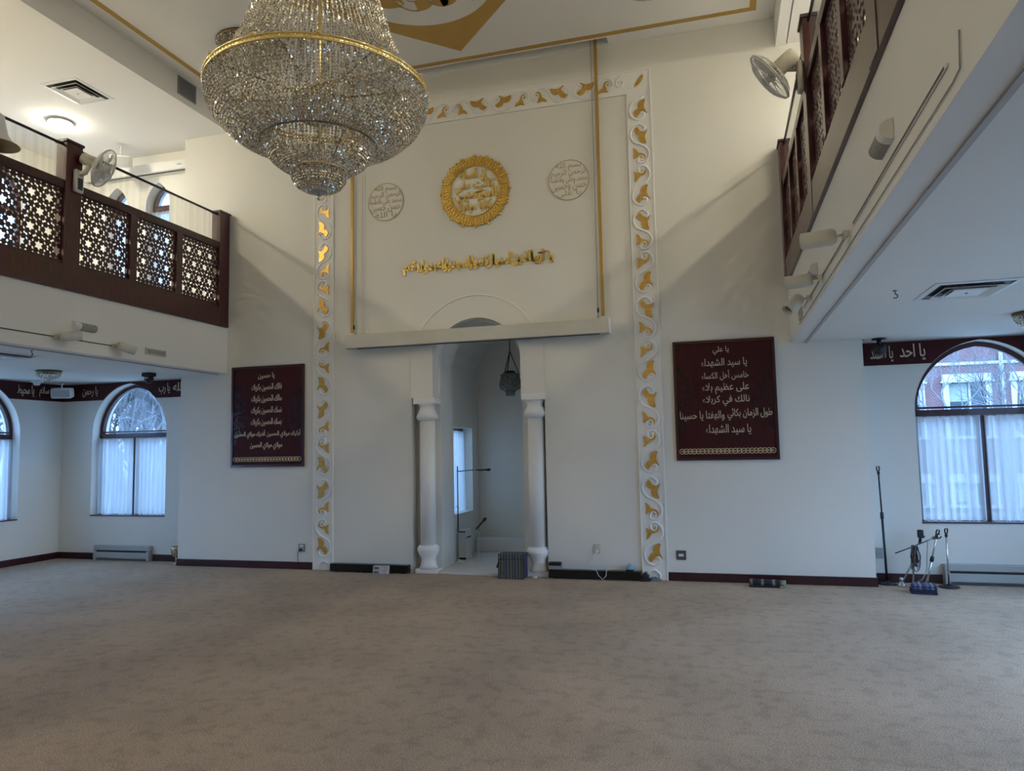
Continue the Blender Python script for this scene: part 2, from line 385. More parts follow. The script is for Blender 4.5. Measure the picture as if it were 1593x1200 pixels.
def put_text(mb, text, a0, a1, b0, b1, plane, d, depth, weight=0.0, flip=1, fn=None):
    """Fit the lettering into the rectangle a0..a1, b0..b1 of a wall plane; d = depth of the wall face, depth = relief towards the viewer."""
    v, f = text_shape(text, weight)
    x0 = min(p[0] for p in v); x1 = max(p[0] for p in v); y0 = min(p[1] for p in v); y1 = max(p[1] for p in v); z0 = min(p[2] for p in v); z1 = max(p[2] for p in v)
    out = []
    for x, y, z in v:
        a = a0+(x-x0)/(x1-x0)*(a1-a0); b = b0+(y-y0)/(y1-y0)*(b1-b0); q = d+depth*(z-z0)/(z1-z0)
        if fn: a, b = fn(a, b)
        out.append((a, q, b) if plane == 'xz' else (q, a, b) if plane == 'yz' else (a, b, q))
    mb.add(out, f)
    return mb

# ------------------------------------------------------------------ arches
def arch_pts(c, half, spring, rise, n=14):
    R = (half*half+rise*rise)/(2*half); off = R-half; a1 = math.atan2(rise, R-half) if R > half else PI/2
    pts = []
    for i in range(n+1):
        t = a1*i/n; pts.append((c+off*-1+R*math.cos(t), spring+R*math.sin(t)))
    left = [(2*c-x, z) for x, z in reversed(pts[:-1])]
    return pts+left           # from right spring over the apex to left spring
def opening(c, half, sill, spring, rise, n=14):
    return [(c-half, sill), (c+half, sill)]+arch_pts(c, half, spring, rise, n)
HW, SILL, SPR, RISE = 0.705, 0.665, 1.95, 0.77
WIN_L, WIN_R = -8.89, 2.83          # centres of back-wall windows
SIDE_Y = [7.905, 5.05, 1.70]  # centres of side-wall windows; those past the first are unseen
SIDE_HW = [0.705, 1.70, 0.705]  # unseen bays enlarged to let in more daylight
LEFT_HW = [0.705, 1.45, 0]  # unseen left bay widened for daylight too
ARC_C, ARC_R, ARC_Z = -3.06, 0.605, 2.713
UP = 3.45
WT = 0.32                            # outer wall thickness

# ------------------------------------------------------------------ room shell
struct(MB().slab([rect(XL-WT, XR+WT, YR-0.2, YB+WT)], 'xy', -0.2, 0).build('floor', M['carpet']))
# prayer wall: front layer with the shouldered recess for the columns, back layer with the niche opening
def arch_semi(c, r, zc, n=28): return [(c+r*math.cos(PI*i/n), zc+r*math.sin(PI*i/n)) for i in range(n+1)]
front = [(PL, 0), (-3.973, 0), (-3.973, 2.285), (-3.665, 2.285)]+list(reversed(arch_semi(ARC_C, ARC_R, ARC_Z)))+[(-2.455, 2.285), (-2.151, 2.285), (-2.151, 0), (PR, 0), (PR, 6.9), (PL, 6.9)]
wf = MB().slab([front], 'xz', YW, 9.19)
backl = [(PL, 0), (-3.63, 0)]+list(reversed(arch_semi(ARC_C, 0.57, ARC_Z)))+[(-2.49, 0), (PR, 0), (PR, 6.9), (PL, 6.9)]
wf.slab([backl], 'xz', 9.19, YB+WT)
struct(wf.build('wall_front', M['paint']))
# aisle back walls, with the arched window below and two narrow ones above
NW = [(-8.445, 0.225), (-9.25, 0.225)]
for nm, x0, x1, cx, sg in (('wall_back_left', XL-WT, PL, WIN_L, 1), ('wall_back_right', PR, XR+WT, WIN_R, -1)):
    holes = [opening(cx, HW, SILL, SPR, RISE)]
    for c, h in NW:
        c2 = c if sg == 1 else mir(c); holes.append(opening(c2, h, 4.2, 5.55, 0.36, 10))
    struct(MB().slab([rect(x0, x1, 0, 6.9)]+holes, 'xz', YB, YB+WT).build(nm, M['paint']))
for nm, xa, xb in (('wall_left', XL-WT, XL), ('wall_right', XR, XR+WT)):
    holes = []
    for i, c in enumerate(SIDE_Y):
        if nm == 'wall_left' and i > 1: continue
        if nm == 'wall_left' and i == 1: holes.append(opening(c, LEFT_HW[1], SILL, SPR, 0.5)); continue
        
        holes.append(opening(c, SIDE_HW[i], SILL if i == 0 else 0.06, SPR, RISE if i == 0 else 0.50))
        if i == 0: holes.append(opening(c, HW, SILL+UP, SPR+UP, RISE))
    struct(MB().slab([rect(YR-0.2, YB, 0, 6.9)]+holes, 'yz', xa, xb).build(nm, M['paint']))
struct(MB().box(XL, XR, YR-0.2, YR, 0, 6.9).build('wall_rear', M['paint']))
# galleries: slab with fascia; the soffit has a shallow step and bead behind its edge
for nm, sg in (('ceiling_left', 1), ('ceiling_right', -1)):
    fx = (lambda x: x) if sg == 1 else mir
    def poly(pts): return [(fx(a), b) for a, b in pts]
    mb = MB().slab([poly([(XL, YR), (GL, YR), (GL, YW), (PL, YW), (PL, YB), (XL, YB)])], 'xy', ZS, ZG)
    struct(mb.build(nm, M['paint']))
    xb = GL-0.165
    q = MB().slab([poly([(xb-0.014, YR), (xb+0.014, YR), (xb+0.014, YW), (xb-0.014, YW)])], 'xy', ZS-0.012, ZS)
    struct(q.build('trim_soffit_'+('left' if sg == 1 else 'right'), mat('bead_paint', (0.5, 0.47, 0.44), 0.7, vary=0.02)))
    up = MB().slab([poly([(XL, YR), (-7.0, YR), (-7.0, YW), (PL, YW), (PL, YB), (XL, YB)])], 'xy', ZU, ZU+0.5)
    struct(up.build('ceiling_upper_'+('left' if sg == 1 else 'right'), M['ceil']))
    bm_ = MB().slab([poly([(-6.982, YR), (GL, YR), (GL, YW), (-6.982, YW)])], 'xy', ZU-0.012, ZC+0.2)
    struct(bm_.build('beam_'+('left' if sg == 1 else 'right'), M['ceil']))
slot = rect(-4.93, -1.20, 8.825, YW-0.001)
ce = MB().slab([rect(GL, GR, YR, YW), rect(-4.93, -1.20, 8.83, 8.99)], 'xy', ZC, ZC+0.25)
ce.box(-4.93, -1.20, 8.83, 8.99, ZC+0.25, ZC+0.3)
struct(ce.build('ceiling', M['ceil']))

# niche behind the prayer wall
NX0, NX1, NY0, NY1 = -3.72, -2.40, YB+WT, 11.0
nw = rect(9.9, 10.72, 0.655, 1.915)
struct(MB().slab([rect(NY0, NY1+0.2, -0.2, 3.7), nw], 'yz', NX0-0.2, NX0).build('wall_niche_left', M['paint']))
struct(MB().box(NX1, NX1+0.2, NY0, NY1+0.2, -0.2, 3.7).build('wall_niche_right', M['paint']))
struct(MB().box(NX0, NX1, NY1, NY1+0.2, -0.2, 3.7).build('wall_niche_back', M['paint']))
cxn = (NX0+NX1)/2; rn = (NX1-NX0)/2
vault = [(NX0, 3.7), (NX0, 2.70)]+[(cxn-rn*math.cos(PI*i/28), 2.70+rn*math.sin(PI*i/28)) for i in range(1, 28)]+[(NX1, 2.70), (NX1, 3.7)]
vb = MB().slab([vault], 'xz', NY0, NY1)
struct(vb.build('ceiling_niche', M['paint']))
struct(MB().box(NX0, NX1, NY0, NY1, -0.2, 0.03).build('floor_niche', M['white']))
struct(MB().slab([[(-3.63, 9.02)]+[(-3.63+1.14*i/12, 9.02-0.05*math.sin(PI*i/12)) for i in range(1, 12)]+[(-2.49, 9.02), (-2.49, NY0), (-3.63, NY0)]], 'xy', 0.001, 0.03).build('floor_niche_step', M['white']))
tag(MB().rbox(NX0+0.01, NX1-0.01, 10.78, 10.995, 0.03, 0.24, 0.015).build('low_ledge', M['white']), 'low white ledge along the foot of the niche back wall', 'ledge')

# baseboards
def base(nm, x0, x1, y0, y1, z1=0.10): struct(MB().rbox(x0, x1, y0, y1, 0, z1, 0.006).build(nm, M['maroon_dark']))
base('baseboard_front_left', PL-0.015, -5.45, YW-0.018, YW)
base('baseboard_front_right', -0.69, PR+0.015, YW-0.018, YW)
base('baseboard_pillar_left', PL-0.015, PL, YW, YB); base('baseboard_pillar_right', PR, PR+0.015, YW, YB)
base('baseboard_back_left', XL, -9.44, YB-0.018, YB); base('baseboard_back_left_end', -8.38, PL-0.015, YB-0.018, YB)
base('baseboard_back_right', PR+0.015, 2.29, YB-0.018, YB); base('baseboard_back_right_end', 3.72, XR, YB-0.018, YB)
base('baseboard_left', XL, XL+0.018, YR, YB-0.018); base('baseboard_right', XR-0.018, XR, YR, YB-0.018)

# ------------------------------------------------------------------ windows
def frame_tr(kind):
    """Maps window coordinates (a along the wall, d outward depth, z up) to the world for one of the walls."""
    if kind == 'back': return lambda a, d, z: (a, YB+d, z)
    if kind == 'left': return lambda a, d, z: (XL-d, a, z)
    if kind == 'right': return lambda a, d, z: (XR+d, a, z)
    if kind == 'niche': return lambda a, d, z: (NX0-d, a, z)
def tr(mb, fn):
    mb.v = [fn(*p) for p in mb.v]; return mb
win_n = [0]
def window(kind, c, half, sill, spring, rise, mullion=True, arch=True):
    win_n[0] += 1
    fn = frame_tr(kind); D0, D1 = 0.15, 0.21; t = 0.055
    root = empty('window_%d' % win_n[0], fn(c, 0.18, sill)); struct(root)
    inv = Vector(root.location)
    def fin(mb, name, m):
        tr(mb, fn); mb.v = [tuple(Vector(p)-inv) for p in mb.v]; return mb.build(name, m, root)
    top_z = spring+rise if arch else spring
    f = MB()
    if arch:
        out = opening(c, half, sill, spring, rise); inn = [(c-half+t, sill+0.02), (c+half-t, sill+0.02)]+arch_pts(c, half-t, spring, rise-t)
        f.slab([out, inn], 'xz', D0, D1)
        f.box(c-half+t, c+half-t, D0-0.008, D1, spring-0.085, spring-0.002)
        f.box(c-half+t, c+half-t, D0+0.01, D1, spring+0.012, spring+0.035)
    else:
        f.slab([rect(c-half, c+half, sill, spring), rect(c-half+0.04, c+half-0.04, sill+0.03, spring-0.04)], 'xz', D0, D1)
    if mullion: f.box(c-0.04, c+0.04, D0, D1, sill+0.02, spring-0.085)
    fin(f, 'frame', M['maroon'])
    s = MB().box(c-half+0.001, c+half-0.001, -0.012, D0, sill+0.001, sill+0.016)
    fin(s, 'sill', M['maroon'] if kind != 'niche' else M['paint'])
    g = MB()
    if arch: g.slab([[(c-half+0.02, sill+0.02), (c+half-0.02, sill+0.02)]+arch_pts(c, half-0.02, spring, rise-0.02)], 'xz', D1-0.025, D1-0.021)
    else: g.box(c-half+0.01, c+half-0.01, D1-0.025, D1-0.021, sill+0.01, spring-0.01)
    fin(g, 'pane', M['glass'])
    # a sampling portal for the sky outside this opening
    li = bpy.data.lights.new('sky_portal', 'AREA'); li.shape = 'RECTANGLE'; li.size = 2*half; li.size_y = top_z-sill
    li.cycles.is_portal = True
    lo = bpy.data.objects.new('sky_portal', li); COL.objects.link(lo)
    p = Vector(fn(c, 0.34, (top_z+sill)/2)); q = Vector(fn(c, 0.0, (top_z+sill)/2))
    lo.matrix_world = Matrix.Translation(p) @ (q-p).to_track_quat('-Z', 'Y').to_matrix().to_4x4()
    return root
def curtain(kind, a0, a1, z0, z1, label, seed, d=0.115, group='sheer white window curtains', gather=0.5):
    rnd = random.Random(seed); fn = frame_tr(kind); N = max(24, int((a1-a0)*90)); R = 10
    ph = [rnd.uniform(0, 6.28) for _ in range(4)]; nf = (a1-a0)/0.085
    v = []; f = []
    hem = [rnd.uniform(-0.006, 0.012) for _ in range(N+1)]
    for j in range(R+1):
        q = j/R
        for i in range(N+1):
            u = i/N
            amp = 0.014+0.016*q
            dd = d+amp*math.sin(2*PI*nf*u+ph[0]+0.7*math.sin(5*u+ph[1])+0.5*q*math.sin(3*u+ph[2]))+0.006*math.sin(2*PI*nf*2.3*u+ph[3])
            x = a0+(a1-a0)*u
            z = z1+(z0-z1)*q+(hem[i] if j == R else 0)
            v.append(fn(x, min(dd, 0.145), z))
    for j in range(R):
        for i in range(N): k = j*(N+1)+i; f.append((k, k+1, k+N+2, k+N+1))
    m = MB(); m.add(v, f, True)
    rod = MB().tube([fn(a0, 0.13, z1-0.012), fn(a1, 0.13, z1-0.012)], 0.005, 6)
    o = m.build('sheer_curtain', M['sheer'])
    rod.build('rod', M['white'], o)
    return tag(o, label, 'curtain', group)
def pair(kind, c, half, sill, spring, la, lb, seed, t=0.05):
    curtain(kind, c-half+t-0.03, c-0.02, sill+0.02, spring-0.075, la, seed)
    curtain(kind, c+0.02, c+half-t+0.03, sill+0.02, spring-0.075, lb, seed+1)
window('back', WIN_L, HW, SILL, SPR, RISE)
pair('back', WIN_L, HW, SILL, SPR, 'white sheer curtain, left half of the arched window above the small heater', 'white sheer curtain, right half of the arched window above the small heater', 11)
window('back', WIN_R, HW, SILL, SPR, RISE)
pair('back', WIN_R, HW, SILL, SPR, 'white sheer curtain nearest the mic stands, left half of its arched window', 'white sheer curtain, right half of the arched window beside the mic stands', 21)
for i, c in enumerate(SIDE_Y):
    a_, b_, c_, d_ = SIDE_HW[i], (SILL if i == 0 else 0.06), SPR, (RISE if i == 0 else 0.50)
    if i == 0: window('left', c, a_, b_, c_, d_)
    if i == 1: window('left', c, LEFT_HW[1], SILL, SPR, 0.5)
    window('right', c, a_, b_, c_, d_)
    if i == 0:
        pair('left', c, HW, SILL, SPR, 'white sheer curtain, near half of the side window at far left', 'white sheer curtain at the far left edge, next to the room corner', 31)
        window('left', c, HW, SILL+UP, SPR+UP, RISE)
        window('right', c, HW, SILL+UP, SPR+UP, RISE)
for k, (c, h) in enumerate(NW):
    window('back', c, h, 4.2, 5.55, 0.36, mullion=False)
    curtain('back', c-h+0.02, c+h-0.02, 4.22, 5.47, ['white sheer curtain in the narrow upper window nearest the prayer wall', 'white sheer curtain in the narrow upper window behind the wall fan'][k], 41+k)
    window('back', mir(c), h, 4.2, 5.55, 0.36, mullion=False)
window('niche', 10.31, 0.41, 0.655, 1.915, 0, mullion=False, arch=False)
curtain('niche', 9.93, 10.70, 0.67, 1.87, 'white sheer curtain in the small window of the prayer niche', 51, d=0.12)

# ------------------------------------------------------------------ calligraphy bands under the gallery ceilings
def band(x0, x1, c, z0, z1, hw=HW, rise=RISE):
    arc = [p for p in arch_pts(c, hw+0.004, SPR, rise+0.004, 30) if p[1] > z0]
    # bottom edge cut by the arch
    R = arch_pts(c, hw+0.004, SPR, rise+0.004, 400); zr = min((p for p in R if p[0] > c), key=lambda p: abs(p[1]-z0))[0]; zl = 2*c-zr
    return [(x0, z0), (zl, z0)]+list(reversed(arc))+[(zr, z0), (x1, z0), (x1, z1), (x0, z1)]
b = empty('calligraphy_band', (XL, YB, 2.6)); tag(b, 'dark red calligraphy band above the left aisle windows', 'wall band')
def rel(mb, root):
    o = Vector(root.location); mb.v = [tuple(Vector(p)-o) for p in mb.v]; return mb
Z0B, Z1B = 2.478, 2.742
rel(MB().slab([band(XL+0.0225, PL-0.003, WIN_L, Z0B, Z1B)], 'xz', YB-0.02, YT), b).build('panel', M['board'], b)
mbs = MB()
pts = [(YR+0.003, Z0B)]
for c in SIDE_Y[:1]:
    pts += band(c-1.0, c+1.0, c, Z0B, Z1B)[1:-3]
pts += [(YT, Z0B), (YT, Z1B), (YR+0.003, Z1B)]
rel(mbs.slab([pts], 'yz', XL+0.0016, XL+0.02), b).build('panel', M['board'], b)
rel(put_text(MB(), 'يا رحمن', -9.79, -9.49, 2.535, 2.70, 'xz', YB-0.02, -0.006, 0.01), b).build('lettering', M['ivory'], b)
rel(put_text(MB(), 'يا رب', -8.32, -8.12, 2.53, 2.70, 'xz', YB-0.02, -0.006, 0.01), b).build('lettering', M['ivory'], b)
rel(put_text(MB(), 'يا الله', -8.06, -7.73, 2.535, 2.70, 'xz', YB-0.02, -0.006, 0.01), b).build('lettering', M['ivory'], b)
rel(put_text(MB(), 'يا محيط', 8.52, 8.80, 2.53, 2.70, 'yz', XL+0.02, 0.006, 0.01), b).build('lettering', M['ivory'], b)
rel(put_text(MB(), 'يا سلام', 8.89, 9.14, 2.53, 2.70, 'yz', XL+0.02, 0.006, 0.01), b).build('lettering', M['ivory'], b)
b = empty('calligraphy_band', (PR, YB, 2.6)); tag(b, 'dark red calligraphy band above the arched window by the mic stands', 'wall band')
rel(MB().slab([band(PR+0.003, XR-0.0225, WIN_R, Z0B, Z1B)], 'xz', YB-0.02, YT), b).build('panel', M['board'], b)
rel(MB().slab([[(y, z) for y, z in pts]], 'yz', XR-0.02, XR-0.0016), b).build('panel', M['board'], b)
rel(put_text(MB(), 'يا صمد', 1.69, 1.93, 2.515, 2.70, 'xz', YB-0.02, -0.006, 0.01), b).build('lettering', M['ivory'], b)
rel(put_text(MB(), 'يا احد', 2.0, 2.265, 2.52, 2.71, 'xz', YB-0.02, -0.006, 0.01), b).build('lettering', M['ivory'], b)

# ------------------------------------------------------------------ gallery railings
A = 0.212; RS = 0.060
def star(cx, cz, r, rot=0.0):
    return [(cx+(r if k % 2 == 0 else r*0.56)*math.cos(rot+PI/6*k+PI/2), cz+(r if k % 2 == 0 else r*0.56)*math.sin(rot+PI/6*k+PI/2)) for k in range(12)]
def clip(poly, a0, a1, b0, b1):
    def cut(P, inside, inter):
        out = []
        for i in range(len(P)):
            p, q = P[i-1], P[i]; ip, iq = inside(p), inside(q)
            if iq:
                if not ip: out.append(inter(p, q))
                out.append(q)
            elif ip: out.append(inter(p, q))
        return out
    def ia(v): return lambda p, q: (v, p[1]+(q[1]-p[1])*(v-p[0])/(q[0]-p[0]))
    def ib(v): return lambda p, q: (p[0]+(q[0]-p[0])*(v-p[1])/(q[1]-p[1]), v)
    for ins, it in ((lambda p: p[0] > a0, ia(a0)), (lambda p: p[0] < a1, ia(a1)), (lambda p: p[1] > b0, ib(b0)), (lambda p: p[1] < b1, ib(b1))):
        poly = cut(poly, ins, it)
        if len(poly) < 3: return []
    return poly
def area(P): return abs(sum(P[i-1][0]*P[i][1]-P[i][0]*P[i-1][1] for i in range(len(P))))/2
def lattice(wd, ht):
    holes = []
    def put(P):
        Q = clip(P, 0.012, wd-0.012, 0.012, ht-0.012)
        if Q and area(Q) > 1.2e-4: holes.append(Q)
    def bow(cx, cz, ang):
        L, w1, w0 = 0.026, 0.0155, 0.007
        P = [(-L, -w1*0.6), (-L*0.6, -w1), (0, -w0), (L*0.6, -w1), (L, -w1*0.6), (L, w1*0.6), (L*0.6, w1), (0, w0), (-L*0.6, w1), (-L, w1*0.6)]
        c, s = math.cos(ang), math.sin(ang); put([(cx+a*c-b_*s, cz+a*s+b_*c) for a, b_ in P])
    def hexa(cx, cz, ang):
        P = [(0.0175*math.cos(PI/3*k), 0.0135*math.sin(PI/3*k)) for k in range(6)]
        c, s = math.cos(ang), math.sin(ang); put([(cx+a*c-b_*s, cz+a*s+b_*c) for a, b_ in P])
    h = A*math.sqrt(3)/2
    for j in range(-1, int(ht/h)+2):
        for i in range(-2, int(wd/A)+3):
            x = (i+0.5*(j % 2))*A+wd/2-A*1.5; z = j*h+0.10
            put(star(x, z, RS))
            for k in range(3):
                an = PI/3*k; bow(x+A/2*math.cos(an), z+A/2*math.sin(an), an+PI/2)
            for (tx_, tz_) in ((x+A/2, z+h/3), (x, z+2*h/3)):
                for k in range(3):
                    an = PI/2+2*PI/3*k+(0 if tz_ == z+h/3 else PI); hexa(tx_+0.041*math.cos(an), tz_+0.041*math.sin(an), an+PI/2)
    return MB().slab([rect(0, wd, 0, ht)]+holes, 'yz', -0.006, 0.006)
ZB0, ZB1, ZP1, ZR1, ZH = 3.417, 3.725, 4.545, 4.64, 5.05
lat_mesh = None
def railing(sg):
    fx = (lambda x: x) if sg == 1 else mir
    gx = GL if sg == 1 else GR
    root = empty('gallery_railing', (gx, 5.0, ZB0))
    tag(root, ['carved dark wood railing with star lattice along the left gallery', 'carved dark wood railing along the right gallery above the spotlights'][0 if sg == 1 else 1], 'railing')
    def bx(x0, x1, y0, y1, z0, z1, name, m, bev=0.004):
        a, b_ = sorted((fx(x0), fx(x1)))
        o = MB().rbox(a-gx, b_-gx, y0-5, y1-5, z0-ZB0, z1-ZB0, bev).build(name, m, root); return o
    y0, y1 = 1.0, 8.99
    bx(GL-0.07, GL+0.03, y0, y1, ZB0, ZB1-0.03, 'base_board', M['maroon'])
    bx(GL-0.05, GL+0.012, y0, y1, ZB1-0.03, ZB1+0.01, 'bottom_rail', M['maroon_dark'])
    bx(GL-0.055, GL+0.02, y0, y1, ZP1, ZR1, 'top_rail', M['maroon_dark'])
    posts = [8.88, 6.30, 3.72, 1.14]
    for i, p in enumerate(posts):
        hw = 0.105
        pp = bx(GL-0.11, GL+0.035, p-hw, p+hw, ZB0+0.003, 5.075, 'post', M['maroon'])
        a, b_ = sorted((fx(GL-0.125), fx(GL+0.05)))
        MB().rbox(a-gx, b_-gx, p-hw-0.018-5, p+hw+0.012-5, 5.075-ZB0, 5.105-ZB0, 0.004).build('post_cap', M['maroon_dark'], pp)
        if i < 3:
            span = (posts[i]-hw)-(posts[i+1]+hw)
            d1, d2 = posts[i+1]+hw+span/3, posts[i+1]+hw+2*span/3
            for d in (d1, d2): bx(GL-0.06, GL+0.025, d-0.055, d+0.055, ZB1+0.01, ZP1, 'divider', M['maroon'])
            edges = [(posts[i+1]+hw, d1-0.055), (d1+0.055, d2-0.055), (d2+0.055, posts[i]-hw)]
            for (a, b_) in edges:
                global lat_mesh
                wd = b_-a
                if lat_mesh is None:
                    o = lattice(wd, ZP1-ZB1-0.01).build('lattice_panel', M['maroon_dark'], root); lat_mesh = o.data
                else:
                    o = bpy.data.objects.new('lattice_panel', lat_mesh); COL.objects.link(o); o.parent = root
                    o.scale = (1, wd/lat_w, 1)
                if 'lat_w' not in globals(): globals()['lat_w'] = wd
                o.location = (fx(GL-0.015)-gx, a-5, ZB1+0.01-ZB0)
            # clear acrylic screens above the rail
            for (a, b_) in ((posts[i+1]+hw+0.01, (posts[i]+posts[i+1])/2-0.32), ((posts[i]+posts[i+1])/2-0.315, posts[i]-hw-0.01)):
                xa, xb = sorted((fx(GL-0.022), fx(GL-0.017)))
                MB().box(xa-gx, xb-gx, a-5, b_-5, ZR1-ZB0, ZH-0.012-ZB0).build('acrylic_screen', M['acrylic'], root)
            MB().tube([(fx(GL-0.02)-gx, posts[i+1]+hw-5, ZH-ZB0), (fx(GL-0.02)-gx, posts[i]-hw-5, ZH-ZB0)], 0.016, 10).build('handrail', M['blackled'], root)
    return root
rail_l = railing(1); rail_r = railing(-1)

# ------------------------------------------------------------------ gold painted ceiling
g = MB(); gx0, gx1, gy0, gy1 = -6.66, 0.585, 1.53, 8.79
g.slab([rect(gx0, gx1, gy0, gy1), rect(gx0+0.075, gx1-0.075, gy0+0.075, gy1-0.075)], 'xy', ZC-0.004, ZC)
tag(g.build('ceiling_border', M['goldpaint']), 'thin gold painted line framing the hall ceiling', 'painted border')
cyM = 7.035
root = empty('ceiling_medallion', (-3.05, cyM, ZC)); tag(root, 'gold star medallion with calligraphy painted on the hall ceiling', 'medallion')
st = []
for k in range(16):
    r = 1.53 if k % 2 == 0 else 1.53*math.cos(PI/4)/math.cos(PI/8-PI/8)*1.0824
    r = 1.53 if k % 2 == 0 else 1.171
    t = PI/2+PI/8*k; st.append((r*math.cos(t), r*math.sin(t)))
sq = [(1.525*math.cos(PI/2*k+PI/2), 1.525*math.sin(PI/2*k+PI/2)) for k in range(4)]
circ = [(0.885*math.cos(2*PI*k/72), 0.885*math.sin(2*PI*k/72)) for k in range(72)]
MB().slab([sq, circ], 'xy', -0.004, 0).build('star_ground', M['goldpaint'], root)
tx = MB()
put_text(tx, 'الله', -0.62, 0.62, -0.55, 0.62, 'xy', 0, -0.012, 0.02)
# seen from below the writing runs the right way round when mirrored in x
tx.v = [(-x, -y, z) for x, y, z in tx.v]
tx.v = [(-x, y, z) for x, y, z in tx.v]
tx.v = [(x, y+0.0, z) for x, y, z in tx.v]
tx.build('lettering', M['goldpaint'], root)

# ------------------------------------------------------------------ stucco border with gold leaves
BX0, BX1, BW, BZ = -5.442, -0.69, 0.305, 6.335
root = empty('stucco_border', (0, YA, 0)); tag(root, 'white stucco border of scrolls and gold leaves framing the prayer wall', 'ornamental border')
def rl(mb): mb.v = [(x, y-YW, z) for x, y, z in mb.v]; return mb
sl = MB()
sl.slab([[(BX0, 0.003), (BX0+BW, 0.003), (BX0+BW, BZ-BW), (BX1-BW, BZ-BW), (BX1-BW, 0.003), (BX1, 0.003), (BX1, BZ), (BX0, BZ)]], 'xz', YW-0.012, YW)
for (a0, a1, b0, b1) in ((BX0, BX0+0.016, 0.003, BZ), (BX1-0.016, BX1, 0.003, BZ), (BX0+BW-0.010, BX0+BW, 0.003, BZ-BW), (BX1-BW, BX1-BW+0.010, 0.003, BZ-BW), (BX0+0.016, BX1-0.016, BZ-0.016, BZ), (BX0+BW-0.010, BX1-BW+0.01, BZ-BW, BZ-BW+0.010)):
    sl.box(a0, a1, YW-0.024, YW-0.012, b0, b1)
rl(sl).build('ground', M['stucco'], root)
PER = 1.10
def smooth(P, k=2):
    for _ in range(k): P = [P[0]]+[((P[i-1][0]+2*P[i][0]+P[i+1][0])/4, (P[i-1][1]+2*P[i][1]+P[i+1][1])/4) for i in range(1, len(P)-1)]+[P[-1]]
    return P
def spiral(c, r0, r1, a0, a1, n=22, sy=1.08): return [(c[0]+(r0+(r1-r0)*i/n)*math.cos(math.radians(a0+(a1-a0)*i/n)), c[1]+sy*(r0+(r1-r0)*i/n)*math.sin(math.radians(a0+(a1-a0)*i/n))) for i in range(n+1)]
def stem_half():
    # big curl: a ball beside the leaf foot, wound round the inner side; then across the strip and round the small leaf
    big = spiral((0.030, 0.095), 0.022, 0.040, 500, 250, 14)+spiral((0.0, 0.150), 0.112, 0.128, 285, 105, 20)
    mid = [(0.030, 0.290), (0.075, 0.330)]
    sm = spiral((0.0, 0.425), 0.108, 0.100, -30, 118, 14)+spiral((0.008, 0.478), 0.048, 0.020, 160, 430, 16)
    return smooth(big+mid+sm, 3)
HALF = stem_half()
BIG = [(.056,.098),(.011,.091),(-.020,.060),(-.024,.023),(-.012,0),(-.042,-.008),(-.065,-.038),(-.068,-.060),(-.057,-.083),(-.039,-.101),(-.027,-.080),(-.015,-.056),(.011,-.035),(.041,-.030),(.071,-.068),(.060,-.038),(.045,-.008),(.038,.023),(.044,.060)]
SMALL = [(-.060,.071),(-.039,.063),(-.020,.041),(-.005,.011),(.026,.006),(.056,-.009),(.068,-.035),(.060,-.057),(.048,-.072),(.033,-.057),(.011,-.035),(-.015,-.027),(-.039,-.035),(-.057,-.053),(-.054,-.027),(-.045,.003),(-.050,.033)]
def chaik(P, k=2):
    for _ in range(k):
        Q = []
        for i in range(len(P)):
            p, q = P[i], P[(i+1) % len(P)]
            Q += [(p[0]*0.75+q[0]*0.25, p[1]*0.75+q[1]*0.25), (p[0]*0.25+q[0]*0.75, p[1]*0.25+q[1]*0.75)]
        P = Q
    return P
def leaf_mesh(P, name):
    P = chaik([(a*1.22, b*1.16) for a, b in P], 1)
    o = MB().slab([P], 'xz', -0.022, 0).build(name, M['gold']); me = o.data; bpy.data.objects.remove(o); return me
big_me, small_me = leaf_mesh(BIG, 'gold_leaf'), leaf_mesh(SMALL, 'small_gold_leaf')
scroll = MB()
def place_strip(fn, L, phase, mirror_start=False):
    """fn maps (u across, v along) to wall x,z."""
    k0 = int(-phase/PER)-1; 
    for k in range(k0, k0+int(L/PER)+4):
        base_v = phase+k*PER
        for sgn in (1, -1):
            P = [(u, base_v+sgn*v) for u, v in HALF]
            run = []
            for q in P+[None]:
                if q and 0.03 < q[1] < L-0.03: run.append(q)
                else:
                    if len(run) > 3:
                        scroll.tube([(fn(u, v)[0], YW-0.015, fn(u, v)[1]) for u, v in run], 0.0155, 6)
                    run = []
            for me, u0, v0, nm in ((big_me, 0.012, 0.174, 'gold_leaf'), (small_me, -0.020, 0.412, 'small_gold_leaf')):
                v = base_v+sgn*v0
                if 0.09 < v < L-0.09:
                    o = bpy.data.objects.new(nm, me); COL.objects.link(o); o.parent = root
                    od = sgn if me == big_me else -sgn
                    x, z = fn(u0, v); o.location = (x, -0.004, z)
                    # local axes of the strip: u direction and v direction
                    ux = Vector(fn(1, 0))-Vector(fn(0, 0)); vx = Vector(fn(0, 1))-Vector(fn(0, 0))
                    o.matrix_local = Matrix(((ux.x, 0, od*vx.x, x), (0, 1, 0, -0.004), (ux.y, 0, od*vx.y, z), (0, 0, 0, 1)))
XCB = (BX0+BX1)/2
place_strip(lambda u, v: (BX1-BW/2+u, v), BZ-BW, 6.335-BW-0.37-0.012)
place_strip(lambda u, v: (BX0+BW/2-u, v), BZ-BW, 6.335-BW-0.37-0.012)
place_strip(lambda u, v: (BX0+BW+v, BZ-BW/2+u), BX1-BX0-2*BW, (BX1-BX0-2*BW)/2+0.275)
rl(scroll).build('scroll_relief', M['stucco'], root)
DIA = chaik([(0.07, 0.085), (0.02, 0.055), (-0.035, -0.02), (-0.06, -0.085), (0.0, -0.05), (0.045, 0.0)], 2)
